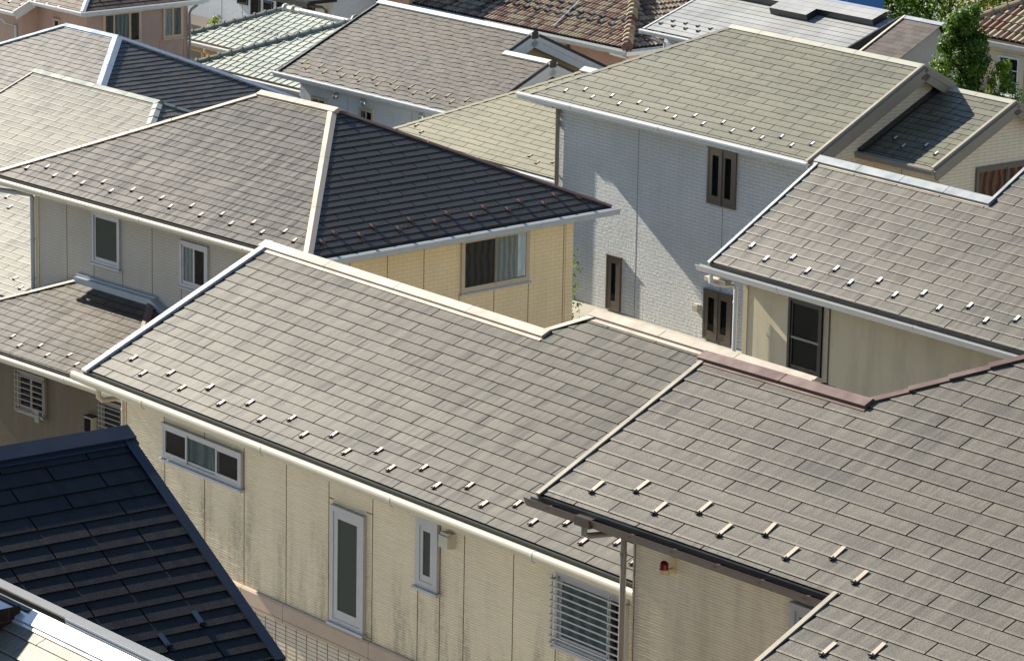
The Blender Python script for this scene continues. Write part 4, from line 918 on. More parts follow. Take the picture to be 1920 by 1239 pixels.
def twin_gable_house():
    H = House('white house with rust-streaked wavy slates, white ridge caps and two stepped gables', 1.8, -80, 67)
    s = .45; f = Slope('-B', 63.4, -18.6, s); b = Slope('+B', 70.6, -18.6, s); b2 = Slope('+B', 68.7, -18.6, s)
    mb = MB(); slates(mb, f, [[(-83.85,63.4),(-77.2,63.4),(-77.2,67.0),(-83.85,67.0)], [(-77.2,63.4),(-75.35,63.4),(-75.35,66.05),(-77.2,66.05)]], M['slate_wavy'], T=.227, R=.182, gap=.005, wave=.026, wper=.70, side=False, seed=111)
    sheet(mb, b, [(-83.85,67.0),(-77.2,67.0),(-77.2,70.6),(-83.85,70.6)], M['slate_wavy']); sheet(mb, b2, [(-77.2,66.05),(-75.35,66.05),(-75.35,68.7),(-77.2,68.7)], M['slate_wavy'])
    roof = H.part('roof', mb); z1, z2 = f.z(0,67.0), f.z(0,66.05); va, vb = f.uv(0,67.0)[1], f.uv(0,66.05)[1]
    m = MB(); cap(m, (-83.9,67.0,z1), (-77.15,67.0,z1), f.nrm, b.nrm, .15, M['cap_white'], .06, 1.8); H.part('ridge_cap', m, roof)
    m = MB(); cap(m, (-77.25,66.05,z2), (-75.3,66.05,z2), f.nrm, b2.nrm, .15, M['cap_white'], .06, 1.8); H.part('ridge_cap', m, roof)
    m = MB(); verge(m, f, -83.85, -.03, va, -1, M['flash_black'], .05, .05, .14); H.part('verge_flashing', m, roof)
    for (sl, x, v0, v1) in ((f, -77.2, vb+.02, va), (b, -77.2, 0, va), (f, -75.35, -.03, vb), (b2, -75.35, 0, vb)): m = MB(); verge(m, sl, x, v0, v1, 1, M['flash_black'], .05, .06, .05); H.part('verge_flashing', m, roof)
    for (x, y, zz) in ((-77.19,67,z1), (-75.34,66.05,z2)):
        m = MB(); m.obox((x,y-.11,zz-.13), (.035,0,0), (0,.22,0), (0,0,.17), M['flash_black']); m.face([(x+.035,y-.11,zz+.04),(x+.035,y+.11,zz+.04),(x+.035,y,zz+.16)], M['flash_black']); H.part('ridge_end', m, roof)
    m = MB()
    for (sl, x, v0, v1) in ((f, -77.2, vb+.02, va), (b, -77.2, 0, va), (f, -75.35, -.03, vb), (b2, -75.35, 0, vb)): m = MB(); barge(m, sl, x-.02, v0, v1, 1, M['gutter_white'], .34, .04); H.part('verge_board', m, roof)
    m = MB(); eaveB(m, -83.8, -75.4, 63.4, 63.9, -18.6, M['soffit_white'], .2); H.part('eave_board', m)
    w = MB(); zb = gzrel(H); F = Face('-B', 63.9); walls(w, -83.55, -75.75, 63.9, 68.3, zb, -18.4, M['wall_white2'], '-B-A+A')
    w.face([(-77.5,63.9,zb+ZC),(-77.5,70.2,zb+ZC),(-77.5,70.2,ZC-18.45),(-77.5,67.0,ZC-17.05),(-77.5,63.9,ZC-18.42)], M['wall_yellow']); w.face([(-75.75,63.9,ZC-18.4),(-75.75,68.3,ZC-18.4),(-75.75,66.05,ZC-17.5)], M['wall_rust2'])
    walls(w, -83.55, -77.5, 63.9, 70.2, zb, -18.4, M['wall_white2'], '+B-A'); joints(w, F, [-81.4, -78.6], zb, -18.8, M['caulk_w'], .015); F.box(w, -83.5, -75.75, -.003, .004, -19.02, -18.8, M['soffit_white']); H.part('wall', w)
    for u in (-81.91, -80.65, -78.13): hood(H, F, u, -19.06, M['chrome'], .10, .13)
    for (u0, u1) in ((-83.02,-82.34), (-80.86,-80.25)): window(H, F, u0, u1, -19.75, -19.24, M['alu_cream'], [(0,.5,'cur_grey',.03,.02), (.5,1,None,.03,.034)], fw=.035, sill=False)
    gut(H, -84.0, -75.3, 63.37, -18.65, M['gutter_white'], 'box', .06, smooth=False)
    guards(H, roof, f, [(-83.44+.788*i, 2.75*.182) for i in range(10)]+[(-83.04+.788*i, 1.62*.182) for i in range(10)], M['guard_gold'], 'snow guards on the weathered wavy roof', L=.22, wide=.04)

def pink_house():
    H = House('dusty pink house with rosy brown roof and two sand-framed sliding windows, top left', 2.5, -91, 63)
    s = .45; f = Slope('-B', 60.45, -17.53, s); r = Slope('+A', -87.75, -17.26, s); yr = 63.17
    mb = MB(); slates(mb, f, [[(-97,60.45),(-90.25,60.45),(-90.25,61.05),(-97,61.05)], [(-97,61.05),(-87.75,61.05),(-89.87,yr),(-97,yr)]], M['slate_pink'], T=.455, R=.182, seed=121)
    slates(mb, r, [[(-87.75,61.05),(-87.75,65.29),(-89.87,yr)]], M['slate_pink'], T=.455, R=.182, h=.014, seed=122)
    b = Slope('+B', 65.9, -17.53, s); sheet(mb, b, [(-89.87,yr),(-87.75,65.29),(-97,65.3),(-97,yr)], M['slate_pink']); roof = H.part('roof', mb); z = f.z(0, yr)
    m = MB(); cap(m, (-87.75,61.05,f.z(0,61.05)), (-89.87,yr,z), f.nrm, r.nrm, .07, M['flash_white'], .03, 1.8); H.part('hip_cap', m, roof); m = MB(); cap(m, (-87.75,65.29,f.z(0,61.05)), (-89.87,yr,z), r.nrm, b.nrm, .07, M['flash_white'], .03, 1.8); H.part('hip_cap', m, roof); m = MB(); cap(m, (-97,yr,z), (-89.85,yr,z), f.nrm, b.nrm, .1, M['flash_white'], .03, 1.8); H.part('ridge_cap', m, roof)
    m = MB(); verge(m, f, -90.25, -.05, f.uv(0,61.05)[1], 1, M['gutter_white'], .03, .04, .22); H.part('verge_board', m, roof)
    m = MB(); eaveB(m, -97, -90.3, 60.45, 60.9, -17.53, M['soffit_white'], .12); eaveB(m, -90.3, -87.8, 61.05, 61.45, -17.26, M['soffit_white'], .12); eaveA(m, 61.1, 65.3, -87.75, -88.15, -17.26, M['soffit_white'], .16); H.part('eave_board', m)
    w = MB(); zb = gzrel(H); E = Face('+A', -88.15); F = Face('-B', 61.45)
    walls(w, -96.5, -88.15, 61.45, 65.0, zb, -17.12, M['wall_pink']); walls(w, -96.5, -90.6, 60.9, 61.45, zb, -17.34, M['wall_pink'], '-B+A'); joints(w, E, [64.0, 64.85], zb, -18.4, M['caulk'], .012); H.part('wall', w)
    window(H, E, 62.0, 63.33, -18.40, -17.44, M['alu_pink'], [(0,.27,'cur_brown',.03,.034), (.27,.72,'cur_grey',.03,.02), (.72,1,None,.03,.034)], fw=.055, sillm=M['alu_pink'])
    window(H, E, 64.1, 64.8, -18.38, -17.44, M['alu_pink'], [(0,.5,'cur_pale',.03,.02), (.5,1,'cur_grey',.03,.034)], fw=.05, sillm=M['alu_pink'])
    window(H, F, -89.75, -89.45, -18.6, -17.75, M['alu_pink'], [(0,1,None,.02,.02)], fw=.03, sill=False)
    gut(H, -97, -90.2, 60.42, -17.56, M['gutter_white'], 'box', .045, smooth=False); gut(H, -90.3, -87.68, 61.02, -17.29, M['gutter_white'], 'box', .045, smooth=False); gut(H, 60.95, 65.4, -87.72, -17.29, M['gutter_white'], 'box', .045, '+A', smooth=False)
    pipe(H, [(-90.9,60.4,-17.8),(-90.9,60.55,-17.95),(-90.85,60.86,-18.05),(-90.85,60.86,zb)], .04, M['gutter_grey']); pipe(H, [(-88.1,65.3,-17.5),(-88.1,65.1,-17.6),(-88.1,65.03,-17.7),(-88.1,65.03,zb)], .04, M['pipe_grey'])
    guards(H, roof, r, [(61.9+.6*i, .42) for i in range(6)]+[(62.2+.6*i, .62) for i in range(5)], M['guard_pink'], 'snow guards on the rosy brown roof'); guards(H, roof, f, [(-94+.6*i, .3) for i in range(7)]+[(-93.7+.6*i, .55) for i in range(9)], M['guard_pink'], 'snow guards on the rosy brown roof')

def barrel_cap(mb, P, Q, r, m, seg=.33, m2=None, up=.04):
    P, Q = Vector(P), Vector(Q); t = (Q-P).normalized(); L = (Q-P).length; n = max(1, int(L/seg)); z = Vector((0,0,up))
    for i in range(n):
        a, b = P+t*(L*i/n)+z, P+t*(L*(i+1)/n)+z; mm = m2[i % len(m2)] if m2 else m
        mb.tube([a, a+t*.07], r*1.55, mm, 9); mb.tube([a+t*.07, b+t*.01], [r*1.08, r], mm, 9)

def celadon_house():
    H = House('house roofed in pale celadon ribbed tiles with two beaded green hips', 2, -90, 68)
    s = .42; fa = Slope('-B', 68.23, -19.6, s); fb = Slope('-B', 65.05, -19.38, s); kw = dict(T=.305, R=.27, half=False, h=.030, gap=.006, rib=.05, jit=.002, side=False, butt=M['tile_green'])
    ya, yb = 70.5, 68.35; la = Slope('-A', -94.57, -19.6, s); lb = Slope('-A', -89.45, -19.38, s); ba = Slope('+B', 72.77, -19.6, s); bb = Slope('+B', 71.65, -19.38, s)
    mb = MB(); slates(mb, fa, [[(-94.57,68.23),(-86.2,68.23),(-86.2,ya),(-92.3,ya)]], M['tile_green'], seed=131, **kw); sheet(mb, la, [(-94.57,72.77),(-94.57,68.23),(-92.3,ya)], M['tile_green']); sheet(mb, ba, [(-86.2,72.77),(-94.57,72.77),(-92.3,ya),(-86.2,ya)], M['tile_green'])
    roof = H.part('roof', mb); m = MB(); barrel_cap(m, (-94.57,68.23,fa.z(0,68.23)), (-92.3,ya,fa.z(0,ya)), .075, M['flash_green'], .33); H.part('hip_cap', m, roof, smooth=True)
    m = MB(); barrel_cap(m, (-92.3,ya,fa.z(0,ya)), (-91.5,ya,fa.z(0,ya)), .1, M['tile_green'], .3); m.tube([(-91.5,ya,fa.z(0,ya)+.05),(-87.5,ya,fa.z(0,ya)+.05)], .09, M['gutter_grey'], 10); H.part('ridge_cap', m, roof, smooth=True)
    mb = MB(); slates(mb, fb, [[(-89.45,65.05),(-84.25,65.05),(-84.25,yb),(-86.15,yb)]], M['tile_green'], seed=132, **kw); sheet(mb, lb, [(-89.45,71.65),(-89.45,65.05),(-86.15,yb)], M['tile_green']); sheet(mb, bb, [(-84.25,71.65),(-89.45,71.65),(-86.15,yb),(-84.25,yb)], M['tile_green'])
    rb = H.part('wing_roof', mb); m = MB(); barrel_cap(m, (-89.45,65.05,fb.z(0,65.05)), (-86.15,yb,fb.z(0,yb)), .08, M['flash_green'], .34); H.part('hip_cap', m, rb, smooth=True); m = MB(); barrel_cap(m, (-86.15,yb,fb.z(0,yb)), (-85.3,yb,fb.z(0,yb)), .12, M['flash_green'], .3); H.part('ridge_cap', m, rb, smooth=True)
    w = MB(); zb = gzrel(H); walls(w, -94.1, -86, 68.7, 72.3, zb, -19.45, M['wall_yellow']); walls(w, -88.95, -84.5, 65.5, 71.2, zb, -19.2, M['wall_yellow'], '-B-A+A'); H.part('wall', w)
    gut(H, -94.7, -88.5, 68.2, -19.66, M['gutter_white'], 'box', .06, smooth=False); gut(H, -89.5, -84.3, 65.02, -19.44, M['gutter_white'], 'box', .06, smooth=False)
    pipe(H, [(-94.3,68.15,-19.75),(-94.3,68.3,-19.9),(-94.05,68.6,-20.0),(-94.05,68.66,-20.1),(-94.05,68.66,zb)], .045, M['pipe_cream'])
    guards(H, roof, fa, [(-92.9+.305*i, 1.12) for i in range(7)], M['guard_dark'], 'snow guards on the celadon tiles', L=.08, hh=.05, wide=.12)

def plain_white_house():
    H = House('plain white house with black-framed windows, behind the celadon tile roof', 1, -103, 77)
    zb = gzrel(H); w = MB(); F = Face('-B', 74.8); walls(w, -107.5, -98.9, 74.8, 80, zb, -17.2, M['wall_white2']); joints(w, F, [-105.2,-104,-102.6,-101.2], zb, -17.6, M['caulk_w'], .012); H.part('wall', w)
    f = Slope('-B', 74.3, -17.35, .4); b = Slope('+B', 80.5, -17.35, .4); mb = MB(); sheet(mb, f, [(-108,74.3),(-98.5,74.3),(-98.5,77.4),(-108,77.4)], M['slate_navy']); sheet(mb, b, [(-108,77.4),(-98.5,77.4),(-98.5,80.5),(-108,80.5)], M['slate_navy']); H.part('roof', mb)
    for (u0, u1, z0, z1) in ((-104.25,-103.66,-20.4,-19.4), (-103.47,-102.95,-20.85,-20.0), (-102.74,-102.22,-20.75,-20.1), (-102.0,-101.35,-20.28,-19.4), (-100.55,-99.9,-20.9,-19.4)):
        window(H, F, u0, u1, z0, z1, M['alu_black'], [(0,1,None,.02,.03)], fw=.04, sill=False)
    p = MB(); p.box(-101.4, -98.7, 73.6, 74.8, ZC-19.62, ZC-19.5, M['flash_black']); p.box(-101.4, -98.6, 73.5, 73.6, ZC-19.7, ZC-19.52, M['flash_black']); H.part('porch_eave', p)
    pipe(H, [(-99.3,73.7,-19.7),(-99.25,74.6,-19.85),(-99.2,74.72,-19.95),(-99.2,74.72,zb)], .05, M['alu_brown'])
    l = MB(); l.box(-108, -104.6, 73.6, 74.8, ZC-21.3, ZC-21.15, M['alu_brown']); l.box(-108, -104.7, 73.7, 73.8, zb+ZC, ZC-21.3, M['alu_brown']); H.part('porch', l)

def barrel_roof(mb, sl, piece, pitch=.26, R=.30, cols=None, seed=1, r=.085):
    rg = random.Random(seed); uvp = [sl.uv(*p) for p in piece]; ua, ub = min(p[0] for p in uvp), max(p[0] for p in uvp); v0, v1 = min(p[1] for p in uvp), max(p[1] for p in uvp)
    nn = [sl.P(u, v, -.004) for u, v in uvp]; mb.face(nn if (nn[1]-nn[0]).cross(nn[2]-nn[0]).dot(sl.nrm) > 0 else nn[::-1], M['barrel4'])
    e1 = sl.up.cross(sl.nrm).normalized()
    u = ua+pitch/2
    while u < ub:
        q = clip(clip(uvp, 0, u-.01, False), 0, u+.01, True)
        if len(q) >= 3:
            a, b = min(p[1] for p in q), max(p[1] for p in q); k = math.floor(a/R)
            while k*R < b:
                s0, s1 = max(a, k*R), min(b, k*R+R+.02); m = cols[rg.choices(range(5), (5,3,1.6,2.6,.7))[0]]
                if s1-s0 > .03:
                    A, B = [], []
                    for i in range(7):
                        th = math.pi*i/6; c, d = math.cos(th), math.sin(th)
                        A.append(sl.P(u, s0)+e1*(-c*r)+sl.nrm*(d*r*.85+.030)); B.append(sl.P(u, s1)+e1*(-c*r*.92)+sl.nrm*(d*r*.8+.005))
                    for i in range(6):
                        f = [A[i], A[i+1], B[i+1], B[i]]; n_ = (f[1]-f[0]).cross(f[2]-f[0])
                        if n_.dot((A[i]+A[i+1])*.5-sl.P(u, s0)) < 0: f.reverse()
                        mb.face(f, m)
                    c0 = sl.P(u, s0, .0)
                    for i in range(6): f = [c0, A[i], A[i+1]]; mb.face(f, M['under']); mb.face(f[::-1], M['under'])
                k += 1
        u += pitch

def salmon_house():
    H = House('salmon house under a mottled barrel-tile hipped roof, top centre', 1, -92, 80)
    s = .4; f = Slope('-B', 76.75, -19.65, s); r = Slope('+A', -86.55, -19.65, s); b = Slope('+B', 85.2, -19.65, s); yr = 80.97; cols = [M['barrel%d' % i] for i in range(5)]
    mb = MB(); barrel_roof(mb, f, [(-97.3,76.75),(-86.55,76.75),(-90.77,yr),(-93.1,yr)], cols=cols, seed=5, pitch=.165, R=.28, r=.068); barrel_roof(mb, r, [(-86.55,76.75),(-86.55,85.2),(-90.77,yr)], cols=cols, seed=6, pitch=.165, R=.28, r=.068); l = Slope('-A', -97.3, -19.65, s)
    sheet(mb, l, [(-97.3,85.2),(-97.3,76.75),(-93.1,yr)], cols[3]); sheet(mb, b, [(-86.55,85.2),(-97.3,85.2),(-93.1,yr),(-90.77,yr)], cols[3]); roof = H.part('roof', mb, smooth=True); ze, zr = f.z(0,76.75), f.z(0,yr)
    m = MB(); barrel_cap(m, (-86.55,76.75,ze), (-90.77,yr,zr), .12, None, .3, [cols[2], cols[0], cols[0], cols[3], cols[0], cols[1]], .08); H.part('hip_cap', m, roof, smooth=True); m = MB(); barrel_cap(m, (-97.3,76.75,ze), (-93.1,yr,zr), .11, None, .3, [cols[0], cols[3]], .08); H.part('hip_cap', m, roof, smooth=True)
    w = MB(); zb = gzrel(H); F = Face('-B', 77.3); walls(w, -96.8, -87.1, 77.3, 84.7, zb, -19.6, M['wall_salmon']); H.part('wall', w)
    x = MB(); walls(x, -101.2, -97.2, 76.6, 82, zb, -17.8, M['wall_salmon']); H.part('side_block', x); S = Face('-B', 76.6); window(H, S, -99.75, -98.6, -20.5, -18.4, M['alu_pink'], [(0,1,'cur_brown',.03,.02)], fw=.1, sill=False)
    m = MB(); m.box(-101.4, -97.1, 76.3, 82.3, ZC-17.8, ZC-17.65, M['flash_black']); H.part('side_roof', m)
    m = MB(); eaveB(m, -97.2, -86.6, 76.75, 77.3, -19.65, M['soffit_white'], .2); eaveA(m, 76.8, 85.1, -86.55, -87.1, -19.65, M['soffit_white'], .2); H.part('eave_board', m)
    gut(H, -97.4, -86.45, 76.72, -19.70, M['gutter_white'], 'k', .075, smooth=False); gut(H, 76.6, 85.2, -86.52, -19.70, M['gutter_white'], 'k', .075, '+A', smooth=False)
    hood(H, F, -89.95, -20.13, M['alu_brown'], .10, .08)
    pipe(H, [(-87.3,76.7,-19.85),(-87.2,77.0,-19.95),(-87.05,77.22,-20.05),(-87.05,77.22,zb)], .045, M['pipe_white'])
    guards(H, roof, f, [(-95.6+.52*i, .95) for i in range(15)]+[(-95.35+.52*i, 1.27) for i in range(15)]+[(-94.6+.52*i, 1.62) for i in range(8)], M['flash_navy'], 'dark snow guards on the barrel tiles', wide=.17, L=.18, hh=.07, lift=.09)
    guards(H, roof, r, [(77.6+.52*i, .5) for i in range(6)], M['flash_navy'], 'dark snow guards on the barrel tiles', wide=.17, L=.18, hh=.07, lift=.09)
    c = MB(); pts = [f.P(-90.6+.35*i/8-.9*(1-i/8), .25+3.6*(1-i/8), .13) for i in range(9)]; c.tube(pts, .016, M['pipe_white'], 6); H.part('cable', c, roof)

def silver_house():
    H = House('house with a silvery sheet roof carrying a stepped raised panel along its ridge', 0, -80, 75)
    s = .35; f = Slope('-B', 72.56, -18.2, s); b = Slope('+B', 78.44, -18.2, s); yr = 75.5
    mb = MB(); slates(mb, f, [[(-84.0,72.56),(-76.3,72.56),(-76.3,yr),(-84.0,yr)]], M['panel_roof'], T=1.82, R=.235, gap=.004, h=.012, seed=141); sheet(mb, b, [(-84,yr),(-76.3,yr),(-76.3,78.44),(-84,78.44)], M['panel_roof']); roof = H.part('roof', mb)
    p = MB()
    def slab(x0, x1, y0, y1, hh):
        P = f.P(x0, f.uv(0,y0)[1], .01); U = f.P(x1, f.uv(0,y0)[1], .01)-P; V = f.up*(f.uv(0,y1)[1]-f.uv(0,y0)[1]); W = f.nrm*hh
        p.obox(P, U, V, W, M['flash_black'])
        n = max(1, round(V.length/.235))
        for i in range(n):
            a = P+V*(i/n)+W+f.nrm*.003; c = V/n*.97; q = [a, a+U, a+U+c, a+c]
            p.face(q if (q[1]-q[0]).cross(q[2]-q[0]).dot(f.nrm) > 0 else q[::-1], M['panel_roof'], [(0,0),(3,0),(3,.2),(0,.2)], [(.5,.5)]*4)
    slab(-83.6, -76.85, 74.95, yr-.02, .2); slab(-80.72, -79.15, 74.55, 74.95, .2); H.part('raised_panel', p, roof)
    m = MB(); cap(m, (-84,yr,f.z(0,yr)+.2), (-76.8,yr,f.z(0,yr)+.2), f.nrm, b.nrm, .1, M['flash_grey'], .03); H.part('ridge_cap', m, roof)
    m = MB(); verge(m, f, -84, -.05, f.uv(0,yr)[1], -1, M['gutter_white'], .05, .03, .1); H.part('verge_flashing', m, roof); m = MB(); verge(m, f, -76.3, -.05, f.uv(0,yr)[1], 1, M['flash_black'], .05, .14, .15); H.part('verge_flashing', m, roof)
    w = MB(); zb = gzrel(H); walls(w, -83.6, -76.7, 73.0, 78, zb, -18.1, M['wall_white2']); H.part('wall', w)
    gut(H, -84.1, -76.2, 72.53, -18.25, M['gutter_white'], 'box', .055, smooth=False)
    pipe(H, [(-83.5,72.45,-18.4),(-83.5,72.7,-18.5),(-83.5,72.94,-18.6),(-83.5,72.94,zb)], .045, M['pipe_white'])
    guards(H, roof, f, [(-83.7+.55*i, .36) for i in range(7)]+[(-83.45+.55*i, .62) for i in range(6)], M['guard_dark'], 'snow guards on the silvery roof', wide=.08, hh=.06)

def mauve_house():
    H = House('mauve-brown shingle roof house between the silvery roof and the slim tree', 0, -65, 69)
    s = .5; f = Slope('-B', 66.5, -17.39, s); b = Slope('+B', 71.3, -17.24, 1.0); yr = 69.8
    mb = MB(); slates(mb, f, [[(-70.42,66.5),(-69.0,66.5),(-69.0,yr),(-70.42,yr)]], M['shingle'], T=.31, R=.178, gap=.003, h=.006, seed=151); sheet(mb, b, [(-70.42,yr),(-69.0,yr),(-69.0,71.3),(-70.42,71.3)], M['shingle']); roof = H.part('roof', mb)
    m = MB(); cap(m, (-70.45,yr,f.z(0,yr)), (-68.95,yr,f.z(0,yr)), f.nrm, b.nrm, .12, M['flash_grey'], .03, 1.8); H.part('ridge_cap', m, roof)
    m = MB(); verge(m, f, -70.42, -.05, f.uv(0,yr)[1], -1, M['gutter_cream'], .05, .04, .12); H.part('verge_flashing', m, roof)
    w = MB(); zb = gzrel(H); walls(w, -70, -69.2, 66.95, 71.0, zb, -17.2, M['wall_greige']); gable(w, -69.2, (66.95,71.0), -17.2, -15.85, yr, M['wall_greige'], 1); gable(w, -70, (66.95,71.0), -17.2, -15.85, yr, M['wall_greige'], -1); H.part('wall', w)
    gut(H, -70.5, -68.9, 66.47, -17.44, M['gutter_white'], 'box', .055, smooth=False)

def ivory_house():
    H = House('ivory house with orange barrel tiles and a white cross-barred window, top right corner', 1, -69, 81)
    s = .55; f = Slope('-B', 78.2, -17.5, s); l = Slope('-A', -74.45, -17.5, s); yr = 82.4; cols = [M['barrel%d' % i] for i in (0,1,1,3,4)]
    b = Slope('+B', 86.6, -17.5, s)
    mb = MB(); barrel_roof(mb, f, [(-74.45,78.2),(-64,78.2),(-64,yr),(-70.25,yr)], .24, .36, cols, 9, .09); sheet(mb, l, [(-74.45,86.6),(-74.45,78.2),(-70.25,yr)], cols[1]); sheet(mb, b, [(-64,86.6),(-74.45,86.6),(-70.25,yr),(-64,yr)], cols[1]); roof = H.part('roof', mb, smooth=True)
    m = MB(); barrel_cap(m, (-74.45,78.2,f.z(0,78.2)), (-70.25,yr,f.z(0,yr)), .10, M['barrel3'], .42, None, .09); H.part('hip_cap', m, roof, smooth=True)
    w = MB(); zb = gzrel(H); F = Face('-B', 78.7); walls(w, -74.0, -64.4, 78.7, 86, -18.32, -17.3, M['wall_ivory']); walls(w, -74.0, -64.4, 78.7, 86, zb, -18.32, M['wall_ivory2']); F.box(w, -74.0, -64.4, 0, .02, -17.86, -17.76, M['wall_ivory']); H.part('wall', w)
    t = MB()
    for q in ((-73.08,-72.9,-19.3,-17.93), (-72.12,-71.94,-19.3,-17.93), (-72.9,-72.12,-18.02,-17.93)): F.box(t, q[0], q[1], 0, .03, q[2], q[3], M['wall_ivory'])
    H.part('window_surround', t); win = window(H, F, -72.9, -72.12, -19.12, -18.02, M['alu_white'], [(0,1,None,.0,.02)], fw=.05, sill=True)
    g = MB(); F.box(g, -72.53, -72.50, .022, .032, -19.07, -18.07, M['alu_white'])
    for z in (-18.40, -18.73): F.box(g, -72.85, -72.17, .022, .032, z-.012, z+.012, M['alu_white'])
    H.part('glazing_bar', g, win)
    gut(H, -74.55, -64, 78.17, -17.56, M['gutter_white'], 'k', .07, smooth=False)

def blue_hall():
    H = House('bright blue sheet-clad building rising above the silvery roof, top edge', 0, -89, 86, 'building', 'building')
    w = MB(); zb = gzrel(H); walls(w, -93, -87.35, 84, 85.6, zb, -16.2, M['blue'])
    for x in (-92,-91,-90,-89.2,-88.3,-87.7): w.box(x, x+.03, 83.985, 84, ZC-21, ZC-16.25, M['blue'])
    H.part('wall', w); r = MB(); r.box(-93.2, -87.2, 83.9, 85.8, ZC-16.2, ZC-16.0, M['flash_grey']); H.part('roof', r)

# ------------------------------------------------------------------ greenery
def leaf_mat(name, a, b):
    m, nt, p = new_mat(name); g = G(nt); t = g.sep(g.uv('Tile'))
    g.put(p.inputs['Base Color'], g.mix(t[0], a, b)); p.inputs['Roughness'].default_value = .5; p.inputs['Specular IOR Level'].default_value = .35
    tr = g.n('ShaderNodeBsdfTranslucent'); g.put(tr.inputs[0], g.mix(t[0], tuple(min(1, v*1.5) for v in a), tuple(min(1, v*1.5) for v in b))); mx = g.n('ShaderNodeMixShader'); mx.inputs[0].default_value = .35
    out = [n for n in nt.nodes if n.type == 'OUTPUT_MATERIAL'][0]; nt.links.new(p.outputs[0], mx.inputs[1]); nt.links.new(tr.outputs[0], mx.inputs[2]); nt.links.new(mx.outputs[0], out.inputs[0]); return m
def tree(name, label, cat, base, height, crown, n, leaf, mat, seed, group=None, trunk_r=.12, clumps=26):
    """tapered trunk with limbs; crown of leaf clumps. crown = (bottom z, half width, profile fn)"""
    rg = random.Random(seed); bx, by, bz = base; zb, hw, prof = crown
    root = bpy.data.objects.new(name, None); COL.objects.link(root); root.location = base; tag(root, label, cat, group)
    t = MB(); pts = [(0,0,-.3), (.05,.02,height*.3), (-.04,.05,height*.6), (.02,0,height*.93)]; t.tube(pts, [trunk_r, trunk_r*.8, trunk_r*.5, trunk_r*.12], M['bark'], 9)
    c = MB(); cl = []
    for i in range(clumps):
        q = (i+.5)/clumps; z = zb+(height-zb)*q*.97; w = hw*prof(q); a = i*2.4+rg.uniform(-.4,.4); rr = w*math.sqrt(rg.uniform(.15,1))
        cl.append((Vector((math.cos(a)*rr, math.sin(a)*rr, z)), max(.16, w*rg.uniform(.28,.55)), rg.random()))
    for p, r, sh in cl[::2]:
        s0 = Vector((0,0,max(.2, p.z-r-.3*p.to_2d().length))); t.tube([s0, s0.lerp(p,.6)+Vector((0,0,.05)), p], [trunk_r*.3, trunk_r*.2, .012], M['bark'], 5)
    for i in range(n):
        p, r, sh = cl[rg.randrange(len(cl))]
        d = Vector((rg.gauss(0,1), rg.gauss(0,1), rg.gauss(0,.8))).normalized(); o = p+d*r*(rg.random()**.4)*rg.choice((1,1,1,1.25))
        nn = (d+Vector((rg.uniform(-.8,.8), rg.uniform(-.8,.8), rg.uniform(-.2,1)))).normalized(); u = nn.orthogonal().normalized(); u.rotate(Matrix.Rotation(rg.uniform(0,6.28), 3, nn)); v = nn.cross(u); L = leaf*rg.uniform(.6,1.25)
        tt = min(1, max(0, sh*.5+rg.random()*.5)); q = [o-u*L*.5, o+v*L*.28-nn*L*.06, o+u*L*.5, o-v*L*.28-nn*L*.06]
        c.face(q, mat, None, [(tt,0)]*4)
    T = t.build('trunk', root); K = c.build('crown', root); return root

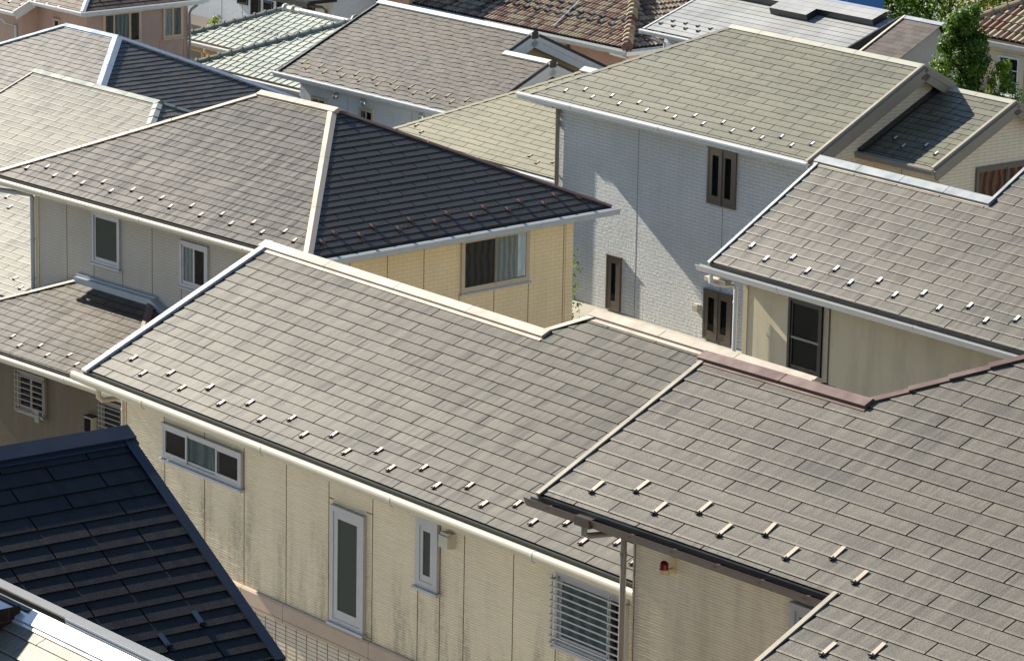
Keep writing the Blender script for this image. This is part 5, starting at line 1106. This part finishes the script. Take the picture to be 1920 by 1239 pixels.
def greenery():
    M['bark'] = paint('bark', (.075,.055,.04), .9, .2, .4)
    la = leaf_mat('leaf_fresh', (.03,.10,.006), (.17,.25,.02)); lb = leaf_mat('leaf_deep', (.012,.042,.004), (.06,.12,.012)); lc = leaf_mat('leaf_lime', (.08,.15,.02), (.22,.26,.045)); lf = leaf_mat('leaf_midgreen', (.015,.06,.004), (.12,.20,.014)); ld = leaf_mat('leaf_autumn', (.05,.12,.008), (.24,.22,.02))
    gz = lambda x, y: ground_z(x, y)
    slim = lambda q: (.6+1.1*q if q < .3 else .95 if q < .68 else .95-(q-.68)*1.5)
    x, y = -65.4, 66.85; z = gz(x,y); H = ZC-14.55-z; tree('tree', 'slim upright tree with fresh green leaves behind the white house gable', 'tree', (x,y,z), H, (H-3.3, .70, slim), 17000, .10, lf, 3, None, .09, 46)
    x, y = -64.85, 67.35; z = gz(x,y); H = ZC-15.85-z; tree('tree', 'small rounded bushy tree right beside the slim upright tree', 'tree', (x+.15,y+.25,z), H, (H-1.5, .42, lambda q: math.sin(math.pi*(q*.85+.1))), 3000, .075, la, 4, None, .05, 22)
    x, y = -63.4, 68.4; z = gz(x,y); H = ZC-16.75-z; tree('plant', 'low sparse shrub under the white cross-barred window', 'shrub', (x,y,z), H, (H-1.0, .7, lambda q: .9-q*.5), 420, .07, la, 5, None, .03, 14)
    x, y = -100.1, 68.35; z = gz(x,y); H = ZC-19.72-z; tree('tree', 'lime green treetop peeking over the celadon hip beside the white house', 'tree', (x,y,z), H, (H-1.1, .42, lambda q: math.sin(math.pi*(q*.8+.12))), 1300, .085, lc, 6, None, .07, 20)
    x, y = -57.75, 47.9; z = gz(-60.5,45.5); H = 4.6
    bx, by = -58.0, 48.25; z = gz(bx,by); H = ZC-16.9-z; tree('plant', 'leafy shrub peeking out past the buff house corner against the white wall', 'shrub', (bx,by,z), H, (H-1.5, .22, lambda q: .8), 330, .08, la, 7, None, .04, 16)
    g = 'trees beyond the roofs'
    for i, (x, y, top, hw, mt, lab) in enumerate(((-97.0,95.5,-20.0,2.6,lb,'dark leafy tree just right of the blue building'), (-95.6,97.0,-18.5,2.9,la,'mid green tree behind the ridge of the mauve-brown roof'), (-92.6,97.5,-18.6,2.7,ld,'yellowish green tree behind the slim upright tree'), (-93.6,102.0,-17.0,3.4,lb,'deep green tree at the top edge above the barrel-tile hip'), (-89.0,101.0,-18.6,2.6,la,'bright green tree at the top edge near the right corner'), (-101.5,101,-17.0,3.2,lb,'shadowy tree behind the others at the top edge'))):
        z = gz(x,y); H = ZC+top-z; tree('tree', lab, 'tree', (x,y,z), H, (H*.12, hw, lambda q: math.sin(math.pi*(q*.82+.14))), 9000, .16, mt, 20+i, g, .16, 60)

# ------------------------------------------------------------------ ground, light, camera
def setting():
    gm = siding_mat('earth_and_paving', (.24,.235,.225), 'stucco', .3, (.05,.05,.035), .6)
    mb = MB(); fx, fy = -.778, .628; rx, ry = .628, .778
    ds = [-400, -60, 0, 60, 118, 400, 3000]; rs = [-2500, -300, -60, 0, 60, 300, 2500]
    def P(d, r): return (fx*d+rx*r, fy*d+ry*r, 12.5-.115*max(d,-60) if d < 118 else -1.07)
    for a, b in zip(ds, ds[1:]):
        for c, d in zip(rs, rs[1:]):
            q = [P(a,c), P(a,d), P(b,d), P(b,c)]; mb.face(q[::-1], gm, [(p[0]*.3, p[1]*.3) for p in q[::-1]])
    g = mb.build('ground'); bm = bmesh.new(); bm.from_mesh(g.data); bmesh.ops.recalc_face_normals(bm, faces=bm.faces); bm.to_mesh(g.data); bm.free(); tag(g, kind='structure')
    # raised paved bank between the buff house and the white wall
    b = MB(); pm = paint('pale_paving', (.36,.34,.29), .8, .2, .35); z0 = ZC-19.70
    c, s_ = math.cos(R_(-.4)), math.sin(R_(-.4)); rot = lambda p: (c*p[0]-s_*p[1], s_*p[0]+c*p[1], p[2])
    hs = [(0,.0),(.6,-.02),(1.3,-.12),(2.4,-.35)]
    for (d0, h0), (d1, h1) in zip(hs, hs[1:]):
        for i in range(10):
            x0, x1 = -66+i, -65+i; q = [(x0,52.54-d0,z0+h0),(x0,52.54-d1,z0+h1),(x1,52.54-d1,z0+h1),(x1,52.54-d0,z0+h0)]; b.face([rot(p) for p in q], pm)
    q = [(-66,50.14,z0-.35),(-66,50.14,z0-4),(-56,50.14,z0-4),(-56,50.14,z0-.35)]; b.face([rot(p) for p in q], pm); tag(b.build('bank'), kind='structure')
    w = bpy.data.worlds.new('World'); SC.world = w; w.use_nodes = True; nt = w.node_tree; nt.nodes.clear()
    out = nt.nodes.new('ShaderNodeOutputWorld'); bg = nt.nodes.new('ShaderNodeBackground'); sk = nt.nodes.new('ShaderNodeTexSky')
    el, az = math.atan(.62), R_(4.5)
    d = Vector((math.cos(az)*math.cos(el), math.sin(az)*math.cos(el), -math.sin(el)))   # direction the light travels
    sk.sky_type = 'NISHITA'; sk.sun_disc = False; sk.sun_elevation = el
    sk.sun_rotation = math.atan2(-d.x, -d.y); sk.air_density = 1.0; sk.dust_density = .1; sk.ozone_density = 1.0
    bg.inputs[1].default_value = SKY; nt.links.new(sk.outputs[0], bg.inputs[0]); nt.links.new(bg.outputs[0], out.inputs[0])
    sl = bpy.data.lights.new('sun', 'SUN'); sl.energy = SUN; sl.angle = R_(.53); sl.color = (1.0, .91, .76)
    so = bpy.data.objects.new('sun', sl); COL.objects.link(so); so.rotation_mode = 'QUATERNION'; so.rotation_quaternion = d.to_track_quat('-Z', 'Y'); so.location = (-60, 40, 60)
    cd = bpy.data.cameras.new('camera'); co = bpy.data.objects.new('camera', cd); COL.objects.link(co)
    cd.sensor_width = 36; cd.sensor_fit = 'HORIZONTAL'; cd.lens = 7150/1920*36; cd.clip_start = .5; cd.clip_end = 6000
    t, r, ya = R_(13.88), R_(1.08), R_(-51.1)
    fw = Vector((0, math.cos(t), -math.sin(t))); rt = Vector((1,0,0)); up = rt.cross(fw)
    rt2 = rt*math.cos(r)+up*math.sin(r); up2 = up*math.cos(r)-rt*math.sin(r)
    A = Vector((math.cos(ya), math.sin(ya), 0)); B = Vector((-math.sin(ya), math.cos(ya), 0)); Z = Vector((0,0,1))
    cv = lambda v: Vector((v.dot(A), v.dot(B), v.dot(Z)))
    X, Y, W = cv(rt2), cv(up2), -cv(fw)
    co.matrix_world = Matrix(((X.x,Y.x,W.x,0),(X.y,Y.y,W.y,0),(X.z,Y.z,W.z,ZC),(0,0,0,1)))
    SC.camera = co
    vs = SC.view_settings; vs.view_transform = 'Standard'; vs.look = 'None'; vs.exposure = EXPO; vs.gamma = 1
    SC.cycles.max_bounces = 8; SC.cycles.diffuse_bounces = 4; SC.cycles.transparent_max_bounces = 12

SUN, SKY, EXPO = 5.0, .062, 1.24
for fn in (cream_house, taupe_house, navy_house, corner_house, hip_house, ochre_house, white_house, sage_house, pale_house, ash_house, twin_gable_house, pink_house,
           celadon_house, plain_white_house, salmon_house, silver_house, mauve_house, ivory_house, blue_hall, greenery, setting): fn()
